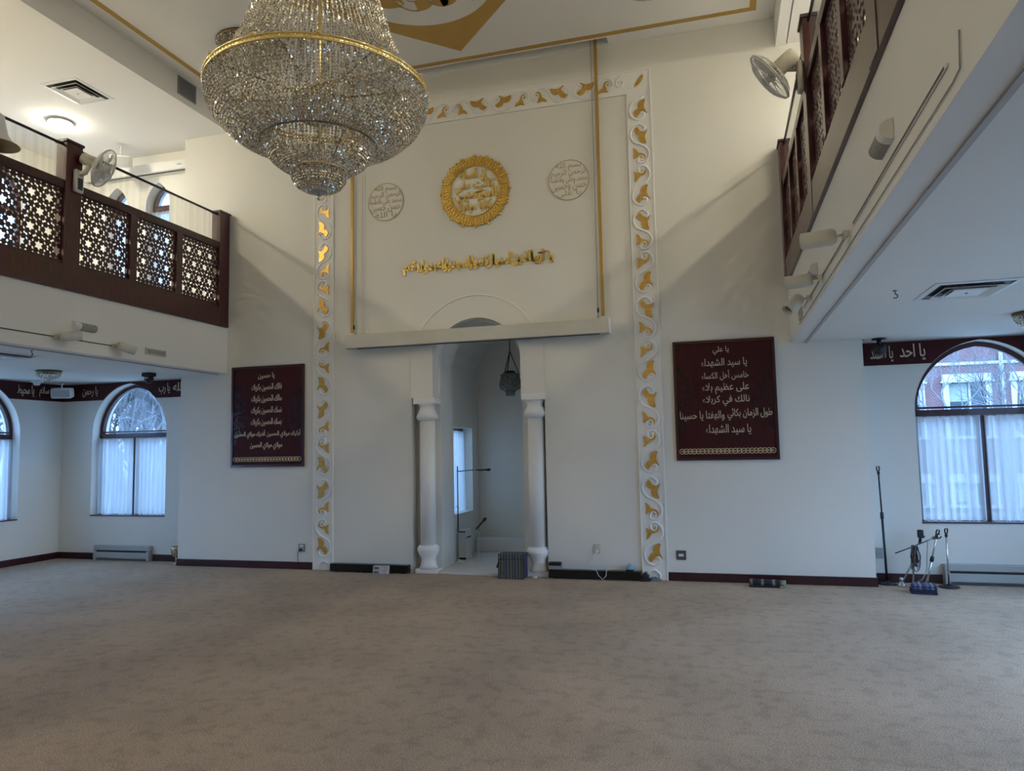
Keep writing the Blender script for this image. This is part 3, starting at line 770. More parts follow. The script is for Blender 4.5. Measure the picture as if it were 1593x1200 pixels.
for sx_ in (1, -1):
    cx_ = BX1-BW/2 if sx_ == 1 else BX0+BW/2
    MB().slab([[(cx_+sx_*a, BZ-BW/2+c) for a, c in DIA]], 'xz', -0.024, 0).build('corner_leaf', M['gold'], root)

# mouldings of the inner panel and the ring over the arch
mo = MB()
for x in (-4.70, -4.655, -1.365-0.05, -1.365-0.095):
    mo.rbox(x-0.009, x+0.009, YW-0.010, YW, 3.2, 6.0, 0.004)
struct(mo.build('trim_1', M['paint']))
for k_, (a_, b_) in enumerate(((-3.975, -3.665), (-2.457, -2.149))):
    struct(MB().rbox(a_, b_, YW-0.018, YW, 2.286, 2.975, 0.003).build('trim_%d' % (3+k_), M['paint']))
ring = MB().tube([(ARC_C+0.905*math.cos(PI*i/48), YW-0.002, ARC_Z+0.905*math.sin(PI*i/48)) for i in range(49)], 0.011, 6)
struct(ring.build('trim_2', M['stucco']))

# ------------------------------------------------------------------ gold cable covers
for x, lab in ((-4.833, 'vertical gold strip on the prayer wall nearest the chandelier'), (-1.37, 'vertical gold strip on the prayer wall beside the scroll medallion at right')):
    tag(MB().rbox(x-0.02, x+0.02, YW-0.052, YW-0.033, 3.215, ZC+0.2, 0.004).build('cable_cover', M['goldpaint']), lab, 'strip')

# ------------------------------------------------------------------ projector screen housing
YSc0, YSc1 = 8.84, 8.985
root = empty('projector_screen', (-3.07, YSc0, 3.0)); tag(root, 'long white projector screen housing hanging across the niche arch', 'projector screen')
def rs(mb): mb.v = [(x+3.07, y-YSc0, z-3.0) for x, y, z in mb.v]; return mb
SX0, SX1 = -4.86, -1.29
rs(MB().rbox(SX0, SX1, YSc0, YSc1, 2.985, 3.165, 0.008)).build('housing', M['offwhite'], root)
rs(MB().box(SX0+0.14, SX1-0.12, YSc0+0.045, YSc0+0.085, 2.978, 2.9855)).build('slot', M['black'], root)
for x in (SX0-0.012, SX1): rs(MB().rbox(x, x+0.012, YSc0-0.004, YSc1+0.002, 2.98, 3.17, 0.003)).build('end_cap', M['white'], root)
for x in (-4.77, -1.42):
    c = rs(MB().tube([(x, 8.91, 3.165), (x, 8.91, ZC+0.25)], 0.004, 6)).build('cable', M['grey'], root)
    rs(MB().lathe([(0.008, 0), (0.012, 0.01), (0.012, 0.05), (0.006, 0.06)], (x, 8.91, 3.25), 10)).build('turnbuckle', M['black'], c)
    rs(MB().tube([(x+0.018*math.cos(2*PI*k/12), 8.91, 3.19+0.025*math.sin(2*PI*k/12)) for k in range(12)], 0.004, 6, closed=True)).build('hook_ring', M['chrome'], c)

# ------------------------------------------------------------------ medallions and gold verse
def circle(c, r, n=64): return [(c[0]+r*math.cos(2*PI*k/n), c[1]+r*math.sin(2*PI*k/n)) for k in range(n)]
CM = (-3.037, 5.015)
root = empty('wall_medallion', (CM[0], YA, CM[1])); tag(root, 'large gold wall medallion with a scalloped rim and central calligraphy', 'medallion')
outer = []
for k in range(288):
    t = 2*PI*k/288; r = 0.455+0.018*abs(math.sin(t*17))**0.6+0.012*(math.sin(t*51) > 0.2)
    outer.append((r*math.cos(t), r*math.sin(t)))
rg = MB().slab([outer, circle((0, 0), 0.345, 96)], 'xz', -0.022, 0)
rg.tube([(0.345*math.cos(2*PI*k/72), -0.022, 0.345*math.sin(2*PI*k/72)) for k in range(72)], 0.009, 6, closed=True)
rg.build('rim', mat('gold_mosaic', (0.62, 0.39, 0.07), 0.36, 0.75, vary=0.3, vscale=60, bump=0.6, bscale=50), root)
mp_ = MB()
for ringr, n, sz in ((0.372, 64, 0.009), (0.402, 52, 0.013), (0.437, 68, 0.010)):
    for k in range(n):
        t = 2*PI*(k+0.3*(n % 3))/n; c = (ringr*math.cos(t), ringr*math.sin(t))
        P = [(c[0]+sz*(1.5*math.cos(a)*math.cos(t)-0.8*math.sin(a)*math.sin(t)), c[1]+sz*(1.5*math.cos(a)*math.sin(t)+0.8*math.sin(a)*math.cos(t))) for a in [2*PI*i/8 for i in range(8)]]
        mp_.slab([P], 'xz', -0.034, -0.022)
for k in range(16):
    t = 2*PI*k/16; mp_.lathe([(0.001, -0.03), (0.016, -0.026), (0.018, -0.01), (0.018, 0)], (0.49*math.cos(t), 0, 0.49*math.sin(t)), 10, axis=(0, 1, 0))
mp_.build('rim_scrolls', mat('bright_gold', (0.95, 0.72, 0.26), 0.28, 0.85, vary=0.08), root)
MB().slab([circle((0, 0), 0.345, 72)], 'xz', -0.008, 0).build('disc', M['stucco'], root)
for words, z0, z1, hw in (('إن الصلاة', 0.125, 0.315, 0.21), ('كانت على', 0.0, 0.155, 0.285), ('المؤمنين', -0.14, 0.04, 0.31), ('كتابا موقوتا', -0.30, -0.11, 0.24)):
    tx = MB(); put_text(tx, words, -hw, hw, z0, z1, 'xz', -0.008, -0.012, 0.048)
    tx.build('lettering', M['goldtext'], root)
for cx_, lab, rows in ((-4.335, 'small pale calligraphy roundel beside the chandelier tip', ('بسم الله', 'الرحمن الرحيم', 'محمد علي فاطمة', 'حسن حسين', 'يا الله')), (-1.765, 'small pale calligraphy roundel on the wall near the fan side', ('بسم الله', 'الرحمن الرحيم', 'محمد وعلي وفاطمة', 'حسن وحسين', 'يا علي'))):
    root = empty('wall_roundel', (cx_, YA, 5.015)); tag(root, lab, 'medallion')
    MB().slab([circle((0, 0), 0.262)], 'xz', -0.010, 0).build('disc', M['paint'], root)
    MB().tube([(0.262*math.cos(2*PI*k/64), -0.008, 0.262*math.sin(2*PI*k/64)) for k in range(64)], 0.006, 6, closed=True).build('edge', M['relief'], root)
    for k, wds in enumerate(rows):
        tx = MB(); z1 = 0.235-0.092*k; z0 = z1-0.108; zm = (z0+z1)/2; hw = math.sqrt(max(0.01, 0.245**2-zm*zm))
        put_text(tx, wds, -hw, hw, z0, z1, 'xz', -0.010, -0.005, 0.004)
        tx.build('lettering', M['relief'], root)
root = empty('gold_verse', (-3.04, YA, 4.05)); tag(root, 'long line of gold raised lettering on the wall below the big medallion', 'lettering')
wx = -2.0
for wd_, wlen in (('يا أيها', .27), ('الذين', .27), ('آمنوا', .25), ('اركعوا', .30), ('واسجدوا', .35), ('واعبدوا', .35), ('ربكم', .28)):
    tx = MB(); put_text(tx, wd_, wx-wlen-0.012+3.04, wx+0.012+3.04, 3.955-4.05, 4.150-4.05, 'xz', 0, -0.016, 0.05)
    tx.build('word', M['goldtext'], root); wx -= wlen

# ------------------------------------------------------------------ prayer boards
def board(x0, x1, z0, z1, lines, lab):
    root = empty('prayer_board', (x0, YA, z0)); tag(root, lab, 'sign')
    W_, H_ = x1-x0, z1-z0; t = 0.03
    MB().rbox(0.01, W_-0.01, -0.022, 0, 0.01, H_-0.01, 0.003).build('panel', M['board'], root)
    MB().slab([rect(0, W_, 0, H_), rect(t, W_-t, t, H_-t)], 'xz', -0.032, 0).build('frame', M['maroon_dark'], root)
    for s, a0, a1, b0, b1 in lines:
        put_text(MB(), s, a0*W_, a1*W_, b0*H_, b1*H_, 'xz', -0.022, -0.006, 0.008).build('lettering', M['ivory'], root)
    ch = MB(); n = 23; r = 0.5*(W_-0.08)/(n*0.80)
    for k in range(n):
        cx_ = 0.04+r+(W_-0.08-2*r)*k/(n-1)
        ch.tube([(cx_+r*math.cos(2*PI*i/14), -0.022-0.003*(k % 2), 0.075*H_+r*math.sin(2*PI*i/14)) for i in range(14)], 0.0055, 5, closed=True)
        ch.lathe([(0.010, 0), (0.008, 0.003)], (cx_, -0.022, 0.075*H_), 8, axis=(0, -1, 0))
    ch.build('chain_border', M['chain'], root)
    rnd = random.Random(5)
    for side in (0, 1):
        cv = MB()
        for k in range(150):
            q = rnd.random(); zz = 0.22+0.58*rnd.random(); lim = 0.20*math.sin(PI*(zz-0.20)/0.62)
            aa = lim*rnd.random()*W_+t; 
            if aa < t+0.012: aa = t+0.012
            cx_ = aa if side == 0 else W_-aa; cz = zz*H_; an = rnd.uniform(0, PI); L, w2 = rnd.uniform(0.014, 0.028), rnd.uniform(0.005, 0.009)
            if not (t+L < cx_ < W_-t-L): continue
            P = [(cx_+L*math.cos(a)*math.cos(an)-w2*math.sin(a)*math.sin(an), cz+L*math.cos(a)*math.sin(an)+w2*math.sin(a)*math.cos(an)) for a in [2*PI*i/8 for i in range(8)]]
            cv.slab([P], 'xz', -0.026, -0.022)
        cv.build('carved_ornament', M['carve'], root)
board(-0.543, 0.620, 1.412, 2.838, [
    ('يا علي', .40, .56, .875, .945), ('يا سيد الشهداء', .28, .73, .765, .845), ('خامس أهل الكساء', .28, .74, .66, .745), ('على عظيم بلاء', .28, .74, .545, .64),
    ('نالك في كربلاء', .28, .74, .445, .535), ('طول الزمان بكائي', .52, .95, .325, .425), ('والهفتا يا حسينا', .05, .49, .325, .41), ('يا سيد الشهداء', .30, .74, .205, .295)],
    'wide dark red prayer board with ivory lettering, right of the niche')
board(-6.763, -5.588, 1.402, 2.832, [
    ('يا حسين', .37, .60, .865, .935), ('فالك الحسين بكربلاء', .28, .70, .745, .825), ('مالك الحسين بكربلاء', .28, .70, .63, .71), ('نسك الحسين بكربلاء', .28, .70, .515, .595),
    ('بسك الحسين بكربلاء', .28, .70, .40, .48), ('أبكيك مولاي الحسين', .50, .955, .28, .365), ('أفديك مولاي الحسين', .05, .475, .28, .365), ('مولاي مولاي الحسين', .27, .71, .165, .245)],
    'dark red prayer board with ivory lettering, on the left of the niche')

# ------------------------------------------------------------------ columns of the niche
def column(x, lab):
    root = empty('niche_column', (x, 9.075, 0)); tag(root, lab, 'column')
    MB().rbox(-0.15, 0.15, -0.10, 0.10, 0, 0.055, 0.006).build('plinth', M['stucco'], root)
    MB().lathe([(0.125, 0.055), (0.105, 0.10), (0.092, 0.16), (0.098, 0.20), (0.128, 0.25), (0.145, 0.285), (0.146, 0.315), (0.130, 0.345), (0.104, 0.36), (0.100, 0.362)], n=32).build('base', M['stucco'], root)
    MB().lathe([(0.103, 0.36), (0.103, 1.985)], n=32).build('shaft', M['stucco'], root)
    MB().lathe([(0.104, 1.985), (0.130, 1.995), (0.146, 2.02), (0.146, 2.045), (0.128, 2.08), (0.104, 2.125), (0.100, 2.16), (0.112, 2.195), (0.125, 2.205)], n=32).build('capital', M['stucco'], root)
    MB().rbox(-0.155, 0.155, -0.115, 0.11, 2.205, 2.283, 0.005).build('abacus', M['stucco'], root)
column(-3.775, 'white column with bulbous base at the left side of the niche')
column(-2.29, 'white column with bulbous base behind the striped box')

# ------------------------------------------------------------------ chandelier
def beads(prof, n, spacing=0.021, r=0.0118, L=0.0140, jit=0.0, seed=1, sag=0.0):
    """Strings of cut-glass beads hung along a profile [(radius, z)], n strings round the axis."""
    rnd = random.Random(seed)
    P = [Vector((a, 0, b)) for a, b in prof]
    # resample
    seg = [0]
    for i in range(1, len(P)): seg.append(seg[-1]+(P[i]-P[i-1]).length)
    m = max(2, int(seg[-1]/spacing)); V = []; F = []
    pts = []
    for k in range(m+1):
        s_ = seg[-1]*k/m; i = 1
        while i < len(P)-1 and seg[i] < s_: i += 1
        t = (s_-seg[i-1])/max(1e-6, seg[i]-seg[i-1]); q = P[i-1].lerp(P[i], t); d = (P[i]-P[i-1]).normalized(); pts.append((q, d))
    for j in range(n):
        th = 2*PI*(j+0.3*rnd.random())/n; c, s = math.cos(th), math.sin(th)
        for q, d in pts:
            jx = rnd.uniform(-jit, jit); rr = q.x+jx
            ctr = (rr*c, rr*s, q.z); dx = (d.x*c, d.x*s, d.z); sd = (-s, c, 0.0)
            ns = (dx[1]*sd[2]-dx[2]*sd[1], dx[2]*sd[0]-dx[0]*sd[2], dx[0]*sd[1]-dx[1]*sd[0])
            a = rnd.uniform(0, PI/2); ca, sa = math.cos(a)*r, math.sin(a)*r
            e = [sd[i]*ca+ns[i]*sa for i in range(3)]; g_ = [-sd[i]*sa+ns[i]*ca for i in range(3)]
            o = len(V)
            V.append(tuple(ctr[i]+dx[i]*L for i in range(3))); V.append(tuple(ctr[i]-dx[i]*L for i in range(3)))
            for sg2, w_ in ((1, e), (1, g_), (-1, e), (-1, g_)): V.append(tuple(ctr[i]+sg2*w_[i] for i in range(3)))
            for k in range(4):
                x1, x2 = o+2+k, o+2+(k+1) % 4
                F.append((o, x1, x2)); F.append((o+1, x2, x1))
    return V, F
def bead_mesh(name, parent, specs):
    V = []; F = []
    for sp in specs:
        v, f = beads(*sp[0], **sp[1]); o = len(V); V += v; F += [tuple(i+o for i in q) for q in f]
    me = bpy.data.meshes.new(name); me.from_pydata(V, [], F); me.materials.append(M['crystal'])
    o = bpy.data.objects.new(name, me); COL.objects.link(o); o.parent = parent; stuff(o); return o
CHX, CHY = -3.072, 5.15
root = empty('chandelier', (CHX, CHY, 0)); tag(root, 'huge tiered crystal chandelier with a gold rim hanging in the hall', 'chandelier')
def ringt(r, z, t, n=72): return [(r*math.cos(2*PI*k/n), r*math.sin(2*PI*k/n), z) for k in range(n)]
rim = MB().lathe([(0.868, 4.505), (0.884, 4.505), (0.888, 4.508), (0.888, 4.535), (0.884, 4.538), (0.868, 4.538)], n=96)
rim.f = rim.f[:-2]; rim.smooth = rim.smooth[:-2]
rim.tube(ringt(0.888, 4.540, 1, 96), 0.008, 6, closed=True); rim.tube(ringt(0.888, 4.503, 1, 96), 0.006, 6, closed=True)
ro = rim.build('rim', M['brass'], root)
bp_ = MB()
for k in range(150):
    t = 2*PI*k/150; bp_.lathe([(0.001, -0.007), (0.007, 0), (0.001, 0.007)], (0.892*math.cos(t), 0.892*math.sin(t), 4.522), 6)
bp_.build('bead_trim', M['brass'], ro)
for k in range(12):
    t = 2*PI*k/12; MB().lathe([(0.014, 0), (0.014, 0.012), (0.004, 0.016)], (0.895*math.cos(t), 0.895*math.sin(t), 4.542), 10).build('rim_stud', M['brass'], ro)
MB().tube(ringt(0.445, 4.10, 1), 0.010, 6, closed=True).build('middle_ring', M['dbrass'], root)
MB().tube(ringt(0.222, 3.872, 1), 0.010, 6, closed=True).build('lower_ring', M['brass'], root)
MB().tube(ringt(0.21, 4.49, 1), 0.010, 6, closed=True).build('inner_ring', M['brass'], root)
MB().tube(ringt(0.30, 6.30, 1), 0.012, 6, closed=True).build('top_ring', M['brass'], root)
MB().tube([(0, 0, 3.72), (0, 0, ZC-0.02)], 0.016, 12).build('stem', M['brass'], root)
MB().lathe([(0.14, ZC-0.004), (0.14, ZC-0.02), (0.06, ZC-0.06), (0.02, ZC-0.08)], n=32).build('ceiling_rose', M['brass'], root)
for k in range(8):
    t = 2*PI*k/8+0.2; MB().tube([(0.02*math.cos(t), 0.02*math.sin(t), 4.54), (0.21*math.cos(t), 0.21*math.sin(t), 4.49), (0.87*math.cos(t), 0.87*math.sin(t), 4.52)], 0.006, 6).build('arm', M['dbrass'], root)
    MB().tube([(0.44*math.cos(t), 0.44*math.sin(t), 4.51), (0.44*math.cos(t), 0.44*math.sin(t), 4.10), (0.22*math.cos(t), 0.22*math.sin(t), 3.88)], 0.004, 5).build('hanger', M['dbrass'], root)
MB().lathe([(0.075, 3.712), (0.07, 3.706), (0.02, 3.70), (0.012, 3.69), (0.012, 3.68)], n=28).build('bottom_dish', M['steel'], root)
MB().lathe([(0.002, 3.632), (0.014, 3.637), (0.022, 3.652), (0.022, 3.662), (0.014, 3.677), (0.004, 3.683)], n=16).build('finial', M['crystal'], root)
bead_mesh('upper_strands', root, [(([(0.868, 4.555), (0.78, 4.64), (0.70, 4.75), (0.60, 4.98), (0.48, 5.36), (0.38, 5.80), (0.30, 6.30)], 112), dict(seed=3, spacing=0.0255))])
bead_mesh('bowl_strands', root, [(([(0.880, 4.49), (0.872, 4.40), (0.81, 4.28), (0.69, 4.17), (0.56, 4.115), (0.445, 4.10)], 156), dict(seed=4, spacing=0.024)),
                                 (([(0.86, 4.485), (0.78, 4.38), (0.62, 4.25), (0.445, 4.12)], 110), dict(seed=8, spacing=0.025))])
bead_mesh('middle_strands', root, [(([(0.443, 4.09), (0.425, 4.02), (0.37, 3.955), (0.30, 3.905), (0.222, 3.875)], 100), dict(seed=5, spacing=0.021)),
                                   (([(0.21, 4.48), (0.205, 4.40), (0.17, 4.33), (0.08, 4.30)], 56), dict(seed=9, spacing=0.02))])
bead_mesh('lower_strands', root, [(([(0.22, 3.865), (0.212, 3.805), (0.175, 3.75), (0.12, 3.72), (0.07, 3.712)], 56), dict(seed=6, spacing=0.021)),
                                  (([(0.205, 3.86), (0.16, 3.79), (0.07, 3.74)], 36), dict(seed=7, spacing=0.018))])

# crystal flush lamps
def crystal_dome(x, y, z, r, h, lab, group, n=40, sp=0.021, br=0.0085):
    root = empty('crystal_ceiling_lamp', (x, y, z)); tag(root, lab, 'ceiling lamp', group)
    MB().lathe([(r, -0.002), (r+0.012, -0.006), (r+0.012, -0.028), (r, -0.034), (r-0.03, -0.034), (r-0.03, -0.004)], n=48).build('rim', M['dbrass'], root)
    prof = [(r*math.cos(PI/2*k/7), -0.034-(h-0.034)*math.sin(PI/2*k/7)) for k in range(8)]; prof[-1] = (0.02, -h)
    bead_mesh('crystal_strands', root, [((prof, n), dict(seed=int(x*10) % 9+1, spacing=sp, r=br, L=br*1.35)), (([(a*0.86, b*0.86) for a, b in prof], n//2), dict(seed=3, spacing=sp, r=br, L=br*1.35))])
    MB().lathe([(0.03, -h+0.012), (0.03, -h), (0.006, -h-0.012)], n=16).build('finial', M['dbrass'], root)
    return root
crystal_dome(-0.57, 7.62, ZC, 0.40, 0.26, 'crystal flush lamp on the hall ceiling near the right gallery', 'crystal lamps on the hall ceiling', 72)
crystal_dome(-5.53, 7.62, ZC, 0.40, 0.26, 'crystal flush lamp on the hall ceiling partly behind the chandelier', 'crystal lamps on the hall ceiling', 72)
crystal_dome(-8.67, 7.70, ZS, 0.145, 0.125, 'small crystal dome lamp under the left gallery', 'crystal lamps under the galleries', 34, 0.017, 0.007)
crystal_dome(2.80, 7.72, ZS, 0.17, 0.14, 'small crystal dome lamp under the right gallery at the photo edge', 'crystal lamps under the galleries', 34, 0.017, 0.007)

# ------------------------------------------------------------------ gallery ceiling lamps (lit; those further back are added fill)
def gallery_lamp(x, y, lab, glass='lampglass'):
    root = empty('ceiling_lamp', (x, y, ZU)); tag(root, lab, 'ceiling lamp', 'lit round lamps on the gallery ceilings')
    MB().lathe([(0.155, -0.002), (0.17, -0.004), (0.17, -0.028), (0.15, -0.032)], n=40).build('base_ring', M['steel'], root)
    MB().lathe([(0.149, -0.030), (0.143, -0.052), (0.11, -0.073), (0.055, -0.081), (0.001, -0.082)], n=40).build('diffuser', M[glass], root)
    return root
gallery_lamp(-8.90, 7.95, 'lit round lamp on the gallery ceiling above the left railing', 'lampglass_dim')
for y in (4.9, 3.0, 1.2, -0.6): gallery_lamp(-8.90, y, 'added round fill lamp further back on the left gallery ceiling, out of view')  # unseen lamps added as warm fill for the hall
for y in (7.95, 5.4, 2.9, 0.4): gallery_lamp(mir(-8.90), y, 'unseen round lamp on the right gallery ceiling, in a row mostly added as fill')  # first inferred from the wall shadows, the others added as unseen fill

# ------------------------------------------------------------------ air vents
def diffuser(x0, x1, y0, y1, z, lab):
    cx_, cy_ = (x0+x1)/2, (y0+y1)/2; hx, hy = (x1-x0)/2, (y1-y0)/2
    root = empty('air_vent', (cx_, cy_, z)); tag(root, lab, 'air vent')
    MB().box(-hx*0.93, hx*0.93, -hy*0.93, hy*0.93, -0.004, -0.002).build('dark_throat', M['black'], root)
    def fr(k0, k1, za, zb, nm):
        mb = MB(); a, b_ = k0, k1
        o = [(-hx*a, -hy*a), (hx*a, -hy*a), (hx*a, hy*a), (-hx*a, hy*a)]; i = [(-hx*b_, -hy*b_), (hx*b_, -hy*b_), (hx*b_, hy*b_), (-hx*b_, hy*b_)]
        v = [(x, y, za) for x, y in o]+[(x, y, zb) for x, y in i]+[(x, y, za+0.004) for x, y in o]+[(x, y, zb+0.004) for x, y in i]
        f = []
        for k in range(4):
            j = (k+1) % 4; f += [(k, j, 4+j, 4+k), (8+k, 12+k, 12+j, 8+j), (k, 8+k, 8+j, j), (4+k, 4+j, 12+j, 12+k)]
        mb.add(v, f); return mb.build(nm, M['white'], root)
    fr(1.0, 0.86, -0.006, -0.010, 'outer_frame'); fr(0.74, 0.62, -0.030, -0.010, 'louvre'); fr(0.52, 0.42, -0.032, -0.014, 'louvre')
    MB().rbox(-hx*0.40, hx*0.40, -hy*0.40, hy*0.40, -0.030, -0.022, 0.003).build('centre_plate', M['white'], root)
    MB().lathe([(0.012, -0.030), (0.010, -0.036), (0.002, -0.037)], n=10).build('screw', M['grey'], root)
diffuser(-8.23, -7.66, 7.03, 7.66, ZU, 'square air vent on the upper gallery ceiling beside the lit lamp')
diffuser(1.56, 2.14, 6.00, 6.66, ZS, 'square air vent under the right gallery')
diffuser(-8.06, -7.50, 5.98, 6.58, ZS, 'square air vent under the left gallery')
def grille(x, y0, y1, z0, z1, n, lab, m, back, ax=1):
    root = empty('vent_grille', (x, (y0+y1)/2, (z0+z1)/2)); tag(root, lab, 'vent grille'); hy, hz = (y1-y0)/2, (z1-z0)/2
    s = ax
    def bx(xa, xb, *q): a, b_ = sorted((s*xa, s*xb)); return MB().box(a, b_, *q)
    bx(0.002, 0.006, -hy, hy, -hz, hz).build('backing', back, root)
    a, b_ = sorted((s*0.006, s*0.016))
    MB().slab([rect(-hy, hy, -hz, hz), rect(-hy+0.015, hy-0.015, -hz+0.012, hz-0.012)], 'yz', a, b_).build('frame', m, root)
    sl_ = MB()
    for k in range(n):
        z = -hz+0.012+(2*hz-0.024)*(k+0.5)/n; sl_.box(*sorted((s*0.006, s*0.014)), -hy+0.015, hy-0.015, z-(hz/n)*0.35, z+(hz/n)*0.35)
    sl_.build('slat', m, root); return root
grille(GL, 7.44, 7.79, 2.85, 2.935, 5, 'slotted wall vent on the left gallery front near the prayer wall', M['offwhite'], M['black'])
grille(GR, 7.62, 7.88, 2.83, 2.93, 5, 'slotted wall vent on the right gallery front near the prayer wall', M['offwhite'], M['dgrey'], -1)
gd = grille(GL, 7.90, 8.25, 6.45, 6.70, 14, 'grey duct grille high on the left ceiling beam', M['grey'], M['dgrey'])

# ------------------------------------------------------------------ track lights and small speakers on the gallery fronts
def track(sg, runs, lab):
    gx = GL if sg == 1 else GR
    root = empty('light_track', (gx, runs[0][0], 2.888)); tag(root, lab, 'light track')
    for y0, y1 in runs:
        a, b_ = sorted((sg*0.002, sg*0.009))
        MB().rbox(a, b_, y0-runs[0][0], y1-runs[0][0], -0.0075, 0.0075, 0.002).build('rail', M['paint'], root)
        a, b_ = sorted((sg*0.009, sg*0.0105))
        MB().box(a, b_, y0+0.02-runs[0][0], y1-0.02-runs[0][0], -0.0055, 0.0055).build('slot', M['black'], root)
    return root
def spot(sg, y, z, d, lab, L=0.20, r=0.052):
    gx = GL if sg == 1 else GR
    root = empty('track_spotlight', (gx+sg*0.0125, y, z)); tag(root, lab, 'spotlight', 'spotlights on the gallery tracks')
    d = Vector(d).normalized(); piv = Vector((sg*0.10, 0, -0.01))
    MB().rbox(*sorted((0, sg*0.03)), -0.03, 0.03, -0.02, 0.02, 0.004).build('adapter', M['offwhite'], root)
    MB().tube([(sg*0.03, 0, 0), piv], 0.008, 8).build('arm', M['offwhite'], root)
    st_ = piv-d*0.03
    b_ = MB().lathe([(r*0.75, 0), (r, 0.02), (r, L), (r*0.88, L), (r*0.84, L-0.05), (0.001, L-0.05)], st_, 24, axis=d).build('lamp_body', M['offwhite'], root)
    MB().lathe([(r*0.8, L-0.045), (0.001, L-0.043)], st_, 20, axis=d).build('lens', M['grey'], b_)
    return root
track(1, [(3.2, 7.30)], 'white light track along the left gallery front')
track(-1, [(2.75, 4.66), (4.98, 7.45)], 'white light track along the right gallery front')
spot(1, 6.16, 2.89, (0.55, 0.8, 0.18), 'white track spotlight nearest the left photo edge on the left gallery')
spot(1, 6.93, 2.89, (0.45, 0.85, -0.25), 'white track spotlight on the left gallery nearest the prayer wall')
spot(-1, 4.81, 2.87, (-0.93, 0.35, 0.02), 'white track spotlight on the right gallery furthest from the prayer wall')
spot(-1, 6.05, 2.87, (-0.93, 0.35, 0.02), 'middle one of the three white spotlights on the right gallery')
spot(-1, 6.85, 2.87, (-0.55, -0.45, -0.55), 'white track spotlight on the right gallery nearest the prayer wall')
def wedge(sg, y0, y1, z, lab):
    gx = GL if sg == 1 else GR; L = y1-y0; h = 0.048
    root = empty('wall_speaker', (gx, y0, z)); tag(root, lab, 'wall speaker', 'small wall speakers on the gallery fronts')
    prof = [(sg*0.0018, -h)]+[(sg*(0.0018+0.06*math.cos(a)), h*math.sin(a)) for a in [-PI/2*0.85+PI*0.85*k/10 for k in range(11)]]+[(sg*0.0018, h)]
    v = []; n = len(prof)
    for yy, k in ((0.0, 1.0), (L*0.28, 1.0)): v += [(x, yy, zz) for x, zz in prof]
    f = [(i, (i+1) % n, n+(i+1) % n, n+i) for i in range(n)]+[tuple(range(n)), tuple(range(n, 2*n))]
    MB().add(v, f).build('end_cap', M['white'], root)
    v = []
    for yy, k in ((L*0.282, 0.96), (L, 0.96)): v += [(sg*0.0018+(x-sg*0.0018)*k, yy, zz*k) for x, zz in prof]
    MB().add(v, f).build('speaker_grille', mat('perforated_grille', (0.33, 0.31, 0.27), 0.6, vary=0.3, vscale=120), root)
wedge(1, 6.36, 6.66, 3.045, 'small rounded wall speaker above the track on the left gallery front')
wedge(-1, 3.56, 3.83, 3.01, 'small rounded wall speaker high on the right gallery front')
wedge(-1, 6.33, 6.54, 3.015, 'small rounded wall speaker on the right gallery front between two spotlights')
# thin cable clipped under the right track
ca = MB().tube([(GR-0.006, 7.9, 2.80), (GR-0.006, 2.70, 2.80), (GR-0.006, 2.62, 2.81), (GR-0.006, 2.60, 2.93)], 0.003, 6)
tag(ca.build('thin_cable', M['grey']), 'thin dark cable running below the light track on the right gallery', 'cable')

